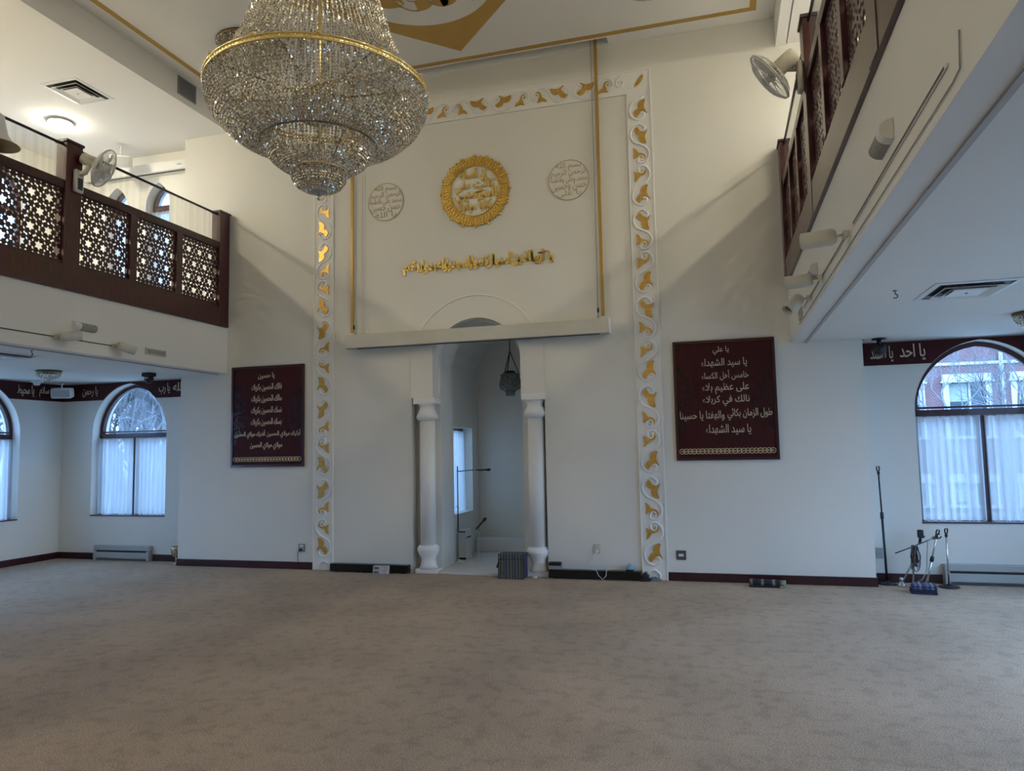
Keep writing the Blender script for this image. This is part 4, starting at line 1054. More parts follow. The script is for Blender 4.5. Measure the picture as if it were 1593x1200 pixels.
# ------------------------------------------------------------------ wall fans
def wall_fan(sg, base, hub, nrm, lab, r=0.225):
    root = empty('wall_fan', base); tag(root, lab, 'fan', 'white wall fans on the gallery posts')
    B = Vector(base); Hh = Vector(hub)-B; n = Vector(nrm).normalized()
    MB().rbox(*sorted((0, sg*0.05)), -0.055, 0.055, -0.13, 0.13, 0.015).build('wall_bracket', M['offwhite'], root)
    MB().rbox(*sorted((sg*0.05, sg*0.056)), -0.032, 0.032, -0.10, 0.03, 0.004).build('control_panel', M['dgrey'], root)
    back = Hh-n*0.17
    MB().tube([(sg*0.03, 0, 0.08), (sg*0.12, 0.0, 0.09), back+Vector((0, 0, -0.05)), back], [0.03, 0.028, 0.026, 0.03], 10).build('arm', M['offwhite'], root)
    MB().lathe([(0.03, -0.26), (0.062, -0.245), (0.068, -0.20), (0.068, -0.09), (0.05, -0.065)], Hh, 24, axis=n).build('motor', M['offwhite'], root)
    cage = MB(); e = n.orthogonal().normalized(); g_ = n.cross(e)
    def P(rr, h, t): return Hh+n*h+(e*math.cos(t)+g_*math.sin(t))*rr
    for rr, h in ((r, 0.0), (r*0.99, 0.012), (r*0.70, 0.05), (r*0.35, 0.062), (r*0.70, -0.05), (r*0.35, -0.062)):
        cage.tube([P(rr, h, 2*PI*k/40) for k in range(40)], 0.0035 if rr < r*0.9 else 0.006, 5, closed=True)
    for k in range(44):
        t = 2*PI*k/44; cage.tube([P(r*0.16, 0.064, t), P(r*0.5, 0.060, t), P(r*0.85, 0.036, t), P(r, 0.006, t), P(r*0.85, -0.036, t), P(r*0.5, -0.06, t), P(r*0.2, -0.064, t)], 0.0018, 3, cap=False)
    cage.build('cage', M['white'], root)
    MB().lathe([(r*0.17, 0.060), (r*0.17, 0.068), (0.002, 0.072)], Hh, 20, axis=n).build('badge', M['offwhite'], root)
    MB().lathe([(0.002, -0.06), (0.035, -0.055), (0.04, 0.0), (0.03, 0.035), (0.002, 0.045)], Hh, 16, axis=n).build('hub', M['white'], root)
    for k in range(4):
        t0 = 2*PI*k/4+0.4; bl = MB(); v = []; f = []
        for i in range(7):
            rr = 0.035+(r*0.86-0.035)*i/6; wd = 0.25+0.42*math.sin(PI*(0.15+0.75*i/6))
            for j in range(5): tt = t0+wd*(j/4-0.5)*1.5; v.append(P(rr, 0.022*(j/4-0.5)*2*(1-0.4*i/6), tt))
        for i in range(6):
            for j in range(4): q = i*5+j; f.append((q, q+1, q+6, q+5))
        o = len(v); v2 = [Vector(p)-n*0.004 for p in v]; f2 = [tuple(reversed([i+o for i in q])) for q in f]
        bl.add(v+v2, f+f2, True).build('blade', M['offwhite'], root)
    return root
wall_fan(1, (GL+0.038, 6.33, 4.66), (-6.60, 6.47, 4.84), (0.75, 0.40, -0.42), 'white wall fan on the tall left gallery post')
wall_fan(-1, (GR-0.038, 6.28, 4.62), (0.50, 6.22, 4.63), (-0.80, 0.12, -0.62), 'white wall fan on the tall right gallery post')
root = empty('bell_lamp', (GL+0.04, 5.02, 4.70)); tag(root, 'white bell-shaped shade at the left photo edge, above the lattice', 'wall lamp')
MB().rbox(0, 0.03, -0.06, 0.06, -0.08, 0.08, 0.008).build('wall_bracket', M['offwhite'], root)
MB().tube([(0.02, 0, 0.02), (0.10, 0.04, 0.16), (0.22, 0.17, 0.20)], 0.014, 8).build('arm', M['offwhite'], root)
MB().lathe([(0.03, 0.20), (0.055, 0.18), (0.075, 0.08), (0.10, -0.02), (0.15, -0.085), (0.19, -0.115), (0.185, -0.122), (0.14, -0.09), (0.09, -0.02), (0.06, 0.08), (0.03, 0.17)], (0.22, 0.19, 0.02), 32).build('shade', M['white'], root)
MB().lathe([(0.192, -0.112), (0.196, -0.118), (0.192, -0.124), (0.184, -0.121)], (0.22, 0.19, 0.02), 32).build('shade_edge', M['dbrass'], root)

# ------------------------------------------------------------------ upper left gallery: screen housing, speaker
root = empty('screen_housing', (-8.8, YB, 6.1)); tag(root, 'white roll-up screen housing under the upper left gallery ceiling', 'projector screen')
MB().rbox(-1.0, 1.13, -0.13, -0.002, -0.075, 0.075, 0.008).build('housing', M['white'], root)
MB().box(-0.95, 1.08, -0.09, -0.05, -0.078, -0.0752).build('slot', M['black'], root)
MB().box(0.82, 0.90, -0.132, -0.1302, -0.01, 0.005).build('nameplate', M['grey'], root)
def hung_speaker(loc, rz, wd, ht, dp, lab, drop):
    root = empty('hanging_speaker', loc, (0.25, 0, rz)); tag(root, lab, 'speaker', 'white speakers hung from the ceilings')
    MB().rbox(-wd/2, wd/2, -dp/2, dp/2, -ht/2, ht/2, 0.03, 3).build('cabinet', M['white'], root)
    MB().rbox(-wd/2+0.02, wd/2-0.02, -dp/2-0.004, -dp/2+0.01, -ht/2+0.02, ht/2-0.02, 0.004).build('speaker_grille', M['steel'], root)
    MB().tube([(0, 0.0, ht/2-0.01), (0, 0.0, ht/2+drop*0.6), (0.01, 0.02, ht/2+drop)], 0.012, 8).build('bracket', M['white'], root)
    MB().rbox(-0.04, 0.04, -0.03, 0.05, ht/2+drop, ht/2+drop+0.008, 0.002).build('ceiling_plate', M['white'], root)
hung_speaker((-9.84, 8.99, 2.585), 0.45, 0.30, 0.155, 0.14, 'white speaker hung in the lower left room corner over the red band', 0.07)
hung_speaker((-8.73, 8.88, 6.115), 0.6, 0.30, 0.17, 0.18, 'white speaker hung from the upper left gallery ceiling behind the fan', 0.15)
root = empty('smoke_detector', (-9.93, 8.62, ZS)); tag(root, 'white round detector under the left gallery by the corner speaker', 'detector')
MB().lathe([(0.085, -0.002), (0.085, -0.025), (0.07, -0.034)], n=28).build('base', M['white'], root)
MB().lathe([(0.05, -0.034), (0.048, -0.06), (0.03, -0.075), (0.002, -0.078)], n=24).build('sensor', M['white'], root)
# cameras
root = empty('security_camera', (-7.74, 8.47, ZS)); tag(root, 'black security camera under the left gallery over the arched window', 'camera')
MB().rbox(-0.075, 0.075, -0.06, 0.06, -0.055, -0.002, 0.008).build('mount', M['black'], root)
MB().lathe([(0.062, -0.055), (0.062, -0.09), (0.055, -0.12), (0.035, -0.145), (0.002, -0.152)], n=24).build('head', M['black'], root)
MB().box(-0.035, 0.035, -0.066, -0.060, -0.082, -0.070).build('light_bar', M['white'], root)
root = empty('security_camera', (1.735, 9.03, ZS)); tag(root, 'black dome camera hanging in front of the right red band', 'camera')
MB().lathe([(0.075, -0.002), (0.075, -0.014), (0.02, -0.016)], n=24).build('ceiling_plate', M['black'], root)
MB().lathe([(0.024, -0.014), (0.024, -0.075)], n=14).build('stem', M['black'], root)
MB().lathe([(0.04, -0.07), (0.072, -0.085), (0.078, -0.12), (0.07, -0.155), (0.045, -0.185), (0.002, -0.195)], n=28).build('dome', M['black'], root)
for x, y, lab in ((1.32, 6.17, 'small dark ceiling hook under the right gallery'), (-7.15, 6.13, 'small dark ceiling hook under the left gallery')):
    root = empty('ceiling_hook', (x, y, ZS)); tag(root, lab, 'hook')
    MB().lathe([(0.016, -0.0015), (0.016, -0.008), (0.005, -0.010)], n=12).build('plate', M['grey'], root)
    MB().tube([(0, 0, -0.008), (0, 0, -0.03)]+[(0.016*math.sin(a), 0, -0.045+0.016*math.cos(a)) for a in [0.3*k for k in range(0, 15)]], 0.004, 6).build('hook', M['dgrey'], root)

# ------------------------------------------------------------------ heaters
def heater(x0, x1, lab):
    root = empty('baseboard_heater', (x0, YB, 0)); tag(root, lab, 'heater'); L = x1-x0
    MB().rbox(0, L, -0.012, -0.002, 0.002, 0.225, 0.002).build('back_plate', M['steel'], root)
    MB().rbox(0, L, -0.075, -0.012, 0.150, 0.225, 0.008).build('hood', M['steel'], root)
    MB().rbox(0.0, L, -0.085, -0.075, 0.035, 0.128, 0.004).build('front_panel', M['steel'], root)
    MB().box(0.05, L-0.05, -0.072, -0.012, 0.03, 0.145).build('heating_core', M['black'], root)
    for a in (0, L-0.05): MB().rbox(a, a+0.05, -0.083, -0.013, 0.0, 0.148, 0.004).build('end_cap', M['steel'], root)
heater(-9.43, -8.392, 'beige baseboard heater under the left arched window')
heater(2.30, 3.70, 'beige baseboard heater under the right arched window')

# ------------------------------------------------------------------ sockets
def socket(x, z, wd, ht, lab, m, face, yb=YA, cord=None, n=2):
    root = empty('wall_socket', (x, yb, z)); tag(root, lab, 'socket')
    MB().rbox(-wd/2, wd/2, -0.008, 0, -ht/2, ht/2, 0.003).build('plate', m, root)
    for k in range(n):
        zz = ht*0.22*(1 if k == 0 else -1) if n == 2 else 0
        MB().rbox(-wd*0.25, wd*0.25, -0.011, -0.008, zz-ht*0.14, zz+ht*0.14, 0.002).build('outlet', face, root)
    if cord:
        pl = MB().rbox(-0.016, 0.016, -0.045, -0.011, -ht*0.22-0.014, -ht*0.22+0.014, 0.004).build('plug', cord[0], root)
        MB().tube(cord[1], 0.0045, 6).build('cord', cord[0], pl)
socket(-5.62, 0.292, 0.105, 0.105, 'grey wall socket with a dark plugged-in cord, left of the stucco border', M['grey'], M['white'], cord=(M['black'], [(0, -0.04, -0.03), (-0.045, -0.03, -0.06), (-0.05, -0.025, -0.12), (-0.045, -0.03, -0.20), (-0.045, -0.03, -0.285)]))
socket(-1.535, 0.355, 0.075, 0.12, 'beige wall socket with a white cord between niche and border', M['offwhite'], M['offwhite'], cord=(M['white'], [(0, -0.04, -0.04), (-0.03, -0.05, -0.08), (-0.06, -0.03, -0.14), (-0.11, -0.02, -0.20), (-0.13, -0.05, -0.232), (-0.05, -0.10, -0.232), (0.0, -0.122, -0.232), (0.03, -0.128, -0.30), (0.08, -0.125, -0.345), (0.12, -0.125, -0.30), (0.125, -0.118, -0.232), (0.19, -0.06, -0.230), (0.28, -0.04, -0.23)]))
socket(-0.535, 0.300, 0.115, 0.11, 'dark grey wall socket box right of the stucco border', mat('brown_plate', (0.10, 0.09, 0.09), 0.5, vary=0.05), M['white'], n=1)
socket(1.665, 0.325, 0.075, 0.12, 'pale wall socket behind the tall black mic stand', M['steel'], M['steel'], yb=YT)

# ------------------------------------------------------------------ low black ledges along the wall
def ledge(x0, x1, lab):
    root = empty('floor_ledge', (x0, YA-0.015, 0)); tag(root, lab, 'ledge')
    MB().rbox(0, x1-x0, -0.10, 0, 0.012, 0.108, 0.004).build('body', M['blackled'], root)
    for k in range(4):
        x = 0.08+(x1-x0-0.16)*k/3; MB().lathe([(0.02, 0.0), (0.02, 0.013)], (x, -0.05, 0), 10).build('foot', M['black'], root)
ledge(-5.125, -4.0, 'low glossy black ledge on the floor, left of the niche')
ledge(-2.125, -1.01, 'low glossy black ledge on the floor carrying the radio, right of the niche')
root = empty('radio', (-2.045, 8.94, 0.109)); tag(root, 'small grey radio with a black top standing on the right black ledge', 'radio')
MB().rbox(-0.085, 0.085, -0.04, 0.04, 0, 0.045, 0.010).build('body', M['grey'], root)
MB().rbox(-0.08, 0.075, -0.038, 0.038, 0.045, 0.088, 0.012).build('top_case', M['black'], root)
MB().tube([(0.085, 0, 0.02), (0.098, -0.01, 0.05), (0.085, 0, 0.085)], 0.006, 6).build('handle', M['white'], root)
root = empty('air_freshener', (-1.135, 8.94, 0.109)); tag(root, 'small pale blue dispenser on the right black ledge by the border', 'dispenser')
MB().rbox(-0.045, 0.045, -0.03, 0.03, 0, 0.02, 0.005).build('base', M['black'], root)
MB().lathe([(0.048, 0.02), (0.050, 0.04), (0.040, 0.065), (0.018, 0.08), (0.006, 0.094), (0.002, 0.096)], n=20).build('dome', M['blueplastic'], root)
root = empty('black_box', (-0.955, 8.93, 0)); tag(root, 'little black box on the floor at the end of the right ledge', 'box')
MB().rbox(-0.045, 0.045, -0.05, 0.05, 0, 0.062, 0.005).build('body', M['black'], root)
MB().add([(-0.045, -0.05, 0.064), (0.045, -0.05, 0.064), (0.045, 0.05, 0.064), (-0.045, 0.05, 0.064), (0, -0.04, 0.11), (0, 0.04, 0.11)], [(0, 1, 2, 3), (0, 1, 4), (2, 3, 5), (1, 2, 5, 4), (3, 0, 4, 5)]).build('lid', M['black'], root)
# grey cloth on the floor against the border foot
def crumple(name, x, y, rx, ry, h, m, seed):
    rnd = random.Random(seed); v = []; f = []; N, R = 22, 7
    ph = [rnd.uniform(0, 6) for _ in range(6)]
    for j in range(R+1):
        q = j/R
        for i in range(N):
            t = 2*PI*i/N; k = 1+0.12*math.sin(3*t+ph[0])+0.08*math.sin(5*t+ph[1])
            rr = math.cos(q*PI/2); z = h*math.sin(q*PI/2)*(1+0.25*math.sin(4*t+ph[2]+3*q))*(0.8 if j < R else 0.8)
            v.append((rx*rr*k*math.cos(t), ry*rr*k*math.sin(t), max(0.0, z)))
    for j in range(R):
        for i in range(N): f.append((j*N+i, j*N+(i+1) % N, (j+1)*N+(i+1) % N, (j+1)*N+i))
    f.append(tuple(range(N)))
    return MB().add(v, f, True).build(name, m, loc=(x, y, 0.001))
tag(crumple('floor_cloth', -0.845, 8.945, 0.075, 0.03, 0.05, M['greycloth'], 4), 'crumpled grey cloth on the carpet at the foot of the right border', 'cloth')
tag(crumple('crumpled_tissue', -2.30, 8.90, 0.030, 0.02, 0.028, M['white'], 9), 'small crumpled white tissue on the carpet below the right column', 'tissue')
for k, (z, dx) in enumerate(((0.0, 0.0), (0.053, 0.004))):
    root = empty('tissue_box', (-4.355+dx, 8.86, z)); tag(root, ['patterned tissue box on the carpet, lower of the two by the black ledge', 'patterned tissue box stacked on top of the other by the black ledge'][k], 'box', 'tissue boxes by the niche')
    MB().rbox(-0.105, 0.105, -0.03, 0.03, 0.0, 0.051, 0.003).build('carton', M['paper'], root)
    MB().box(-0.09, -0.02, -0.0308, -0.0302, 0.012, 0.036).build('printed_mark', M['greycloth'], root)
# striped box
root = empty('striped_box', (-2.565, 8.87, 0)); tag(root, 'woven striped storage box on the carpet in front of the right column', 'box')
MB().rbox(-0.160, 0.160, -0.10, 0.10, 0.002, 0.238, 0.008).build('body', M['stripes'], root)
MB().rbox(-0.166, 0.166, -0.105, 0.105, 0.240, 0.305, 0.010).build('lid', M['stripes'], root)
for x in (-0.164, 0.155): MB().rbox(x, x+0.009, -0.104, -0.09, 0.004, 0.30, 0.002).build('edge_binding', M['black'], root)
MB().tube([(-0.165, -0.02, 0.215), (-0.185, -0.03, 0.17), (-0.20, -0.03, 0.125)], 0.012, 8).build('strap', M['black'], root)
# rolled mat
root = empty('rolled_mat', (0.40, 8.80, 0)); tag(root, 'dark banded rolled mat with pale green ends on the carpet, below the wide board', 'mat')
MB().lathe([(0.036, -0.185), (0.040, -0.17), (0.040, 0.14), (0.036, 0.145)], (0, 0.02, 0.041), 20, axis=(1, -0.1, 0)).build('roll', M['bands'], root)
MB().lathe([(0.036, 0.146), (0.037, 0.20), (0.03, 0.204)], (0, 0.02, 0.041), 20, axis=(1, -0.1, 0)).build('end_roll', M['palegreen'], root)
MB().rbox(-0.19, 0.13, -0.055, -0.022, 0.001, 0.020, 0.006).build('loose_flap', M['black'], root)
MB().rbox(0.133, 0.185, -0.075, -0.035, 0.001, 0.020, 0.006).build('flap_end', M['palegreen'], root)
# goblet
root = empty('brass_goblet', (-7.765, 9.12, 0)); tag(root, 'gold goblet on the carpet half hidden behind the left pillar', 'goblet')
MB().lathe([(0.055, 0.001), (0.052, 0.010), (0.02, 0.022), (0.012, 0.04), (0.022, 0.06), (0.012, 0.078), (0.014, 0.092)], n=24).build('foot', M['brass'], root)
MB().lathe([(0.014, 0.092), (0.05, 0.115), (0.076, 0.165), (0.082, 0.215), (0.080, 0.255), (0.074, 0.257), (0.07, 0.20), (0.04, 0.13), (0.005, 0.11)], n=28).build('bowl', mat('engraved_brass', (0.55, 0.45, 0.26), 0.35, 0.8, vary=0.5, vscale=35, bump=0.3, bscale=60), root)

# ------------------------------------------------------------------ mic stands by the right window
def mic_clip(p, d, root, m=None):
    d = Vector(d).normalized(); p = Vector(p)
    MB().lathe([(0.010, -0.03), (0.015, -0.02), (0.015, 0.0), (0.008, 0.012)], p, 12, axis=d).build('clip_joint', M['black'], root)
    e = d.orthogonal().normalized()
    c = MB()
    for s_ in (1, -1): c.tube([p+d*0.006, p+d*0.02+e*0.022*s_, p+d*0.045+e*0.026*s_, p+d*0.065+e*0.016*s_], 0.008, 6)
    c.build('clip', M['black'], root)
def base_disc(root, x, y, r, m, h=0.022): MB().lathe([(r, 0.001), (r, h*0.5), (r*0.85, h*0.8), (0.025, h), (0.018, h+0.02)], (x, y, 0), 32).build('base', m, root)
root = empty('mic_stand', (1.70, 9.20, 0)); tag(root, 'tall straight black microphone stand beside the pillar', 'microphone stand', 'microphone stands by the right window')
base_disc(root, 0, 0, 0.10, M['black'])
MB().tube([(0, 0, 0.02), (-0.012, 0, 0.76)], 0.013, 10).build('lower_tube', M['black'], root)
MB().lathe([(0.014, 0), (0.019, 0.01), (0.019, 0.07), (0.013, 0.08)], (-0.012, 0, 0.72), 12).build('clutch', M['black'], root)
MB().tube([(-0.012, 0, 0.76), (-0.022, 0, 1.235)], 0.009, 8).build('upper_tube', M['black'], root)
mic_clip((-0.022, 0, 1.25), (-0.05, 0, 1), root)
root = empty('mic_stand', (1.825, 9.10, 0)); tag(root, 'leaning chrome mic stand with a black boom head, behind the cable coil', 'microphone stand', 'microphone stands by the right window')
base_disc(root, 0, 0, 0.048, M['chrome'], 0.03)
MB().tube([(0, 0, 0.03), (0.10, -0.01, 0.23), (0.205, -0.015, 0.50)], 0.010, 8).build('tube', M['chrome'], root)
MB().lathe([(0.016, 0), (0.022, 0.015), (0.022, 0.035), (0.012, 0.045)], (0, 0, 0.05), 12).build('collar', M['chrome'], root)
MB().rbox(0.185, 0.245, -0.04, 0.01, 0.53, 0.62, 0.012).build('boom_head', M['black'], root)
MB().tube([(0.205, -0.015, 0.48), (0.215, -0.02, 0.56), (0.25, -0.02, 0.54)], 0.016, 8).build('swivel', M['black'], root)
root = empty('mic_stand', (1.925, 9.03, 0)); tag(root, 'short chrome boom stand wrapped in a coil of grey cable', 'microphone stand', 'microphone stands by the right window')
base_disc(root, 0, 0, 0.048, M['chrome'], 0.03)
MB().tube([(0, 0, 0.03), (0.03, 0, 0.46)], 0.010, 8).build('tube', M['chrome'], root)
MB().tube([(-0.16, 0.0, 0.365), (0.03, 0.0, 0.445), (0.215, -0.02, 0.535)], 0.006, 8).build('boom', M['dgrey'], root)
mic_clip((0.235, -0.02, 0.545), (1, -0.1, 0.45), root)
rnd = random.Random(3)
coil = MB()
for k in range(13):
    a = rnd.uniform(-0.025, 0.025); w_ = rnd.uniform(0.012, 0.05); top = rnd.uniform(0.43, 0.465); bot = rnd.uniform(0.16, 0.30); yy = -0.015-0.003*k
    tl = rnd.uniform(-0.03, 0.03)
    coil.tube([(0.03+a+tl*(1-math.cos(t))/2+w_*math.sin(t)*(0.35+0.65*(1-math.cos(t))/2), yy+0.012*math.cos(2*t+k), (top+bot)/2+(top-bot)/2*math.cos(t)) for t in [2*PI*i/28 for i in range(28)]], 0.0048, 5, closed=True)
o = coil.build('cable_coil', mat('grey_cable', (0.10, 0.10, 0.105), 0.5, vary=0.6, vscale=25), root)
MB().lathe([(0.010, 0.28), (0.012, 0.30), (0.012, 0.36), (0.008, 0.37)], (0.045, -0.055, 0), 10).build('cable_plug', M['black'], root)
MB().tube([(0.225, -0.03, 0.545), (0.16, -0.04, 0.51), (0.145, -0.04, 0.36), (0.135, -0.04, 0.20), (0.09, -0.03, 0.10), (0.03, -0.03, 0.06)], 0.005, 6).build('loose_cable', M['grey'], root)
root = empty('mic_stand', (2.065, 9.08, 0)); tag(root, 'leaning chrome mic stand with a dark collar, standing behind the folded cloth', 'microphone stand', 'microphone stands by the right window')
base_disc(root, 0, 0, 0.048, M['chrome'], 0.03)
MB().tube([(0, 0, 0.03), (0.07, 0, 0.30)], 0.013, 10).build('lower_tube', M['chrome'], root)
MB().lathe([(0.014, -0.03), (0.020, -0.02), (0.020, 0.02), (0.014, 0.03)], (0.072, 0, 0.305), 12, axis=(0.07, 0, 0.27)).build('clutch', M['black'], root)
MB().tube([(0.07, 0, 0.30), (0.130, 0, 0.545)], 0.009, 8).build('upper_tube', M['chrome'], root)
mic_clip((0.134, 0, 0.56), (0.3, 0, 1), root)
root = empty('mic_stand', (2.29, 9.10, 0)); tag(root, 'short straight mic stand on a dark round base, nearest the heater', 'microphone stand', 'microphone stands by the right window')
base_disc(root, 0, 0, 0.105, M['black'])
MB().tube([(0, 0, 0.02), (0.005, 0, 0.56)], 0.009, 8).build('tube', M['chrome'], root)
mic_clip((0.006, 0, 0.57), (0.05, 0, 1), root)
root = empty('folded_cloth', (1.955, 8.74, 0), (0, 0, -0.12)); tag(root, 'folded blue plaid cloth on the carpet in front of the mic stands', 'cloth')
for k in range(4):
    MB().rbox(-0.125+0.008*k, 0.125-0.004*(k % 2), -0.10, 0.10, 0.001+0.024*k, 0.023+0.024*k, 0.010, 3).build('fold', M['navy'] if k < 2 else M['plaid'], root)

# ------------------------------------------------------------------ things in the niche
root = empty('hanging_lantern', (-2.955, 10.25, 2.36)); tag(root, 'dark glass lantern hanging on chains inside the niche', 'lantern')
MB().lathe([(0.05, 0.0), (0.075, 0.015), (0.06, 0.04), (0.085, 0.07)], n=24).build('foot', M['silverglass'], root)
MB().lathe([(0.085, 0.07), (0.15, 0.10), (0.165, 0.16), (0.155, 0.21), (0.16, 0.225), (0.14, 0.26), (0.145, 0.31), (0.10, 0.335)], n=28).build('bowl', M['silverglass'], root)
MB().lathe([(0.075, 0.335), (0.075, 0.362), (0.02, 0.37)], n=20).build('cap', M['black'], root)
for k in range(3):
    t = 2*PI*k/3+2.6
    MB().tube([(0.15*math.cos(t), 0.15*math.sin(t), 0.22), (0.13*math.cos(t), 0.13*math.sin(t), 0.33), (0, 0, 0.66)], 0.007, 6).build('chain', M['black'], root)
MB().tube([(0, 0, 0.66), (0, 0, 0.985)], 0.007, 6).build('suspension_rod', M['black'], root)
root = empty('mic_stand', (-3.62, 9.78, 0.03)); tag(root, 'slim dark microphone stand with a horizontal boom in the niche', 'microphone stand')
base_disc(root, 0, 0, 0.075, M['white'])
MB().tube([(0, 0, 0.02), (0, 0, 0.42)], 0.009, 8).build('lower_tube', M['steel'], root)
MB().tube([(0, 0, 0.42), (0, 0, 1.33)], 0.008, 8).build('upper_tube', M['black'], root)
MB().lathe([(0.010, -0.02), (0.018, 0), (0.010, 0.02)], (0, 0, 0.76), 10).build('clutch', M['steel'], root)
MB().tube([(0, 0, 1.255), (0.23, 0.02, 1.275)], 0.007, 6).build('boom', M['black'], root)
MB().lathe([(0.006, 0.27), (0.009, 0.30), (0.011, 0.42), (0.018, 0.445), (0.018, 0.47), (0.008, 0.485)], (0, 0, 1.262), 10, axis=(1, 0.05, 0.03)).build('microphone', M['black'], root)
MB().tube([(0.23, 0.02, 1.275), (0.30, 0.02, 1.270)], 0.005, 6).build('gooseneck', M['grey'], root)
root = empty('floor_microphone', (-3.36, 9.9, 0.03)); tag(root, 'dark microphone pointing up on a thin white floor stand in the niche', 'microphone')
base_disc(root, 0, 0, 0.06, M['white'])
MB().tube([(0, 0, 0.02), (0, 0, 0.40), (-0.035, 0, 0.44)], 0.006, 6).build('stand', M['white'], root)
MB().lathe([(0.006, 0), (0.010, 0.03), (0.012, 0.16), (0.022, 0.19), (0.022, 0.215), (0.010, 0.235)], (-0.045, 0, 0.43), 12, axis=(0.72, 0, 0.78)).build('microphone', M['black'], root)
root = empty('white_cabinet', (-3.635, 10.10, 0.03)); tag(root, 'slim white cabinet with dark trims against the left niche wall', 'cabinet')
MB().rbox(-0.075, 0.06, -0.12, 0.12, 0.001, 0.42, 0.006).build('body', M['white'], root)
MB().box(-0.05, 0.055, -0.1215, -0.12, 0.005, 0.03).build('base_trim', M['black'], root)
MB().box(-0.05, 0.05, -0.1215, -0.12, 0.385, 0.40).build('top_trim', M['black'], root)
MB().box(0.06, 0.0615, -0.10, 0.09, 0.30, 0.32).build('handle', M['black'], root)
root = empty('wall_socket', (NX0+0.0018, 9.73, 0.19)); tag(root, 'narrow black wall plate low on the left niche wall near the column', 'socket')
MB().rbox(0, 0.008, -0.035, 0.035, -0.07, 0.07, 0.003).build('plate', M['black'], root)

# ------------------------------------------------------------------ outside
o = MB().slab([rect(-90, 90, -60, 110)], 'xy', -1.25, -0.75).build('ground', M['ground']); struct(o)
KY = 27.0; kf = KY/20.0
def bx_(x): return x*kf
def bz_(z): return 1.6+(z-1.6)*kf
root = empty('brick_building', (8, KY, 0)); tag(root, 'red brick building with white window surrounds seen through the right arched window', 'building')
XS0, XS1 = -2.0, 22.0; PW = (6.61-5.17)*kf*1.0
wl = [rect(XS0-8, XS1-8, -0.76, 11.0)]
fl_h = 3.25
win_x = [bx_(5.705)+PW*k-8 for k in range(-4, 7)]
for X in win_x:
    if not (XS0-8+1 < X < XS1-8-1): continue
    for fl in (-1, 0, 1, 2):
        zt = bz_(2.98)+fl_h*fl
        if zt > 10.5: continue
        wl.append(rect(X-0.53, X+0.53, max(-0.5, zt-1.75), zt))
MB().slab(wl, 'xz', 0, 0.4).build('wall', M['brick'], root)
MB().slab([rect(XS0-8, XS1-8, 0.4, 8)], 'xy', 10.6, 11.0).build('roof', M['ground'], root)
for X in win_x:
    if not (XS0-8+1 < X < XS1-8-1): continue
    for fl in (-1, 0, 1, 2):
        zt = bz_(2.98)+fl_h*fl
        if zt > 10.5: continue
        zb = max(-0.5, zt-1.75)
        f = MB()
        f.box(X-0.72, X+0.72, -0.10, 0.0, zt, zt+0.27); f.box(X-0.76, X+0.76, -0.14, 0.0, zt-0.005, zt+0.05)
        f.box(X-0.70, X-0.53, -0.06, 0.1, zb, zt); f.box(X+0.53, X+0.70, -0.06, 0.1, zb, zt)
        f.box(X-0.74, X+0.74, -0.12, 0.02, zb-0.10, zb); f.box(X-0.03+0.1, X+0.03+0.1, 0.10, 0.16, zb, zt)
        fo = f.build('window_surround', M['trimwhite'], root)
        MB().box(X-0.53, X+0.53, 0.16, 0.18, zb, zt).build('pane', M['pane'], fo)
        MB().box(X-0.50, X+0.05, 0.135, 0.15, zt-0.62, zt-0.02).build('blind', M['blind'], fo)
MB().box(XS0-8, XS1-8, -0.06, 0.0, bz_(3.40), bz_(3.40)+0.09).build('string_course', M['trimwhite'], root)
for k in (-1, 0, 1): MB().tube([(bx_(6.45)-8+PW*2*k, -0.08, -0.7), (bx_(6.45)-8+PW*2*k, -0.08, 10.8)], 0.06, 8).build('downpipe', M['trimwhite'], root)

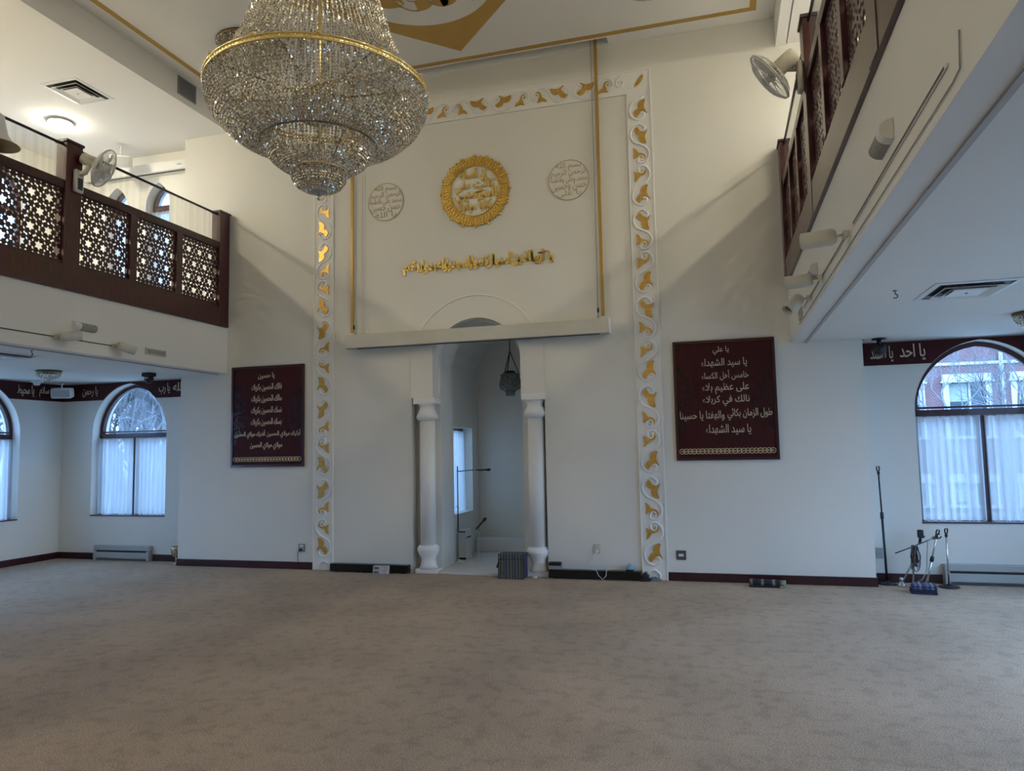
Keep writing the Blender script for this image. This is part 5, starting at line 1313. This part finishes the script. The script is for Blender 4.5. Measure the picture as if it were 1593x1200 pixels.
def bare_tree(seed, H=7.0, depth=5, spread=0.5, n0=3):
    rnd = random.Random(seed); mb = MB()
    def grow(p, d, L, r, lv):
        pts = [p]; q = p.copy(); dd = d.copy()
        for k in range(3):
            dd = (dd+Vector((rnd.uniform(-.12, .12), rnd.uniform(-.12, .12), rnd.uniform(-.02, .10)))).normalized(); q = q+dd*L/3; pts.append(q.copy())
        mb.tube(pts, [r, r*0.88, r*0.76, r*0.62], 4 if lv > 1 else 7, cap=False)
        if lv == 0: return
        for k in range(rnd.choice((2, 3, 3))):
            a = rnd.uniform(0, 2*PI); s = spread*rnd.uniform(0.6, 1.3)
            e = dd.orthogonal().normalized(); g_ = dd.cross(e)
            nd = (dd+(e*math.cos(a)+g_*math.sin(a))*s+Vector((0, 0, 0.08))).normalized()
            base = pts[rnd.choice((2, 3, 3))]
            grow(base, nd, L*rnd.uniform(0.62, 0.82), r*0.58, lv-1)
    grow(Vector((0, 0, 0)), Vector((0, 0, 1)), H*0.28, H*0.018, depth)
    return mb
trees = []
for sd in (1, 2, 3):
    t = bare_tree(sd, 7.5, 7, 0.6).build('bare_tree', M['bark']); trees.append(t)
rnd = random.Random(12)
spots = []
for k in range(36):
    t = rnd.uniform(14.5, 28.0)
    spots.append((-0.92*t+rnd.uniform(-2.6, 2.6), t, 'bare winter tree in the thicket outside the left aisle windows', 'bare trees outside the left windows'))
for k in range(8):
    t = rnd.uniform(16, 28)
    spots.append((-t, 0.815*t+rnd.uniform(-1.3, 1.3), 'bare winter tree in the thicket outside the left aisle windows', 'bare trees outside the left windows'))
spots += [(6.25, 22.0, 'bare street tree in front of the brick building outside the right window', None), (3.6, 19.5, 'bare thin tree at the left of the arched window, in front of the brick building', None), (8.6, 23.5, 'bare tree outside near the downpipe of the brick building', None)]
for i, (x, y, lab, gr) in enumerate(spots):
    o = trees[i] if i < 3 else bpy.data.objects.new('bare_tree', trees[i % 3].data)
    if i >= 3: COL.objects.link(o)
    o.location = (x, y, -0.75); o.rotation_euler = (0, 0, rnd.uniform(0, 6.28)); k = rnd.uniform(0.75, 1.05); o.scale = (k, k, k)
    tag(o, lab, 'tree', gr)
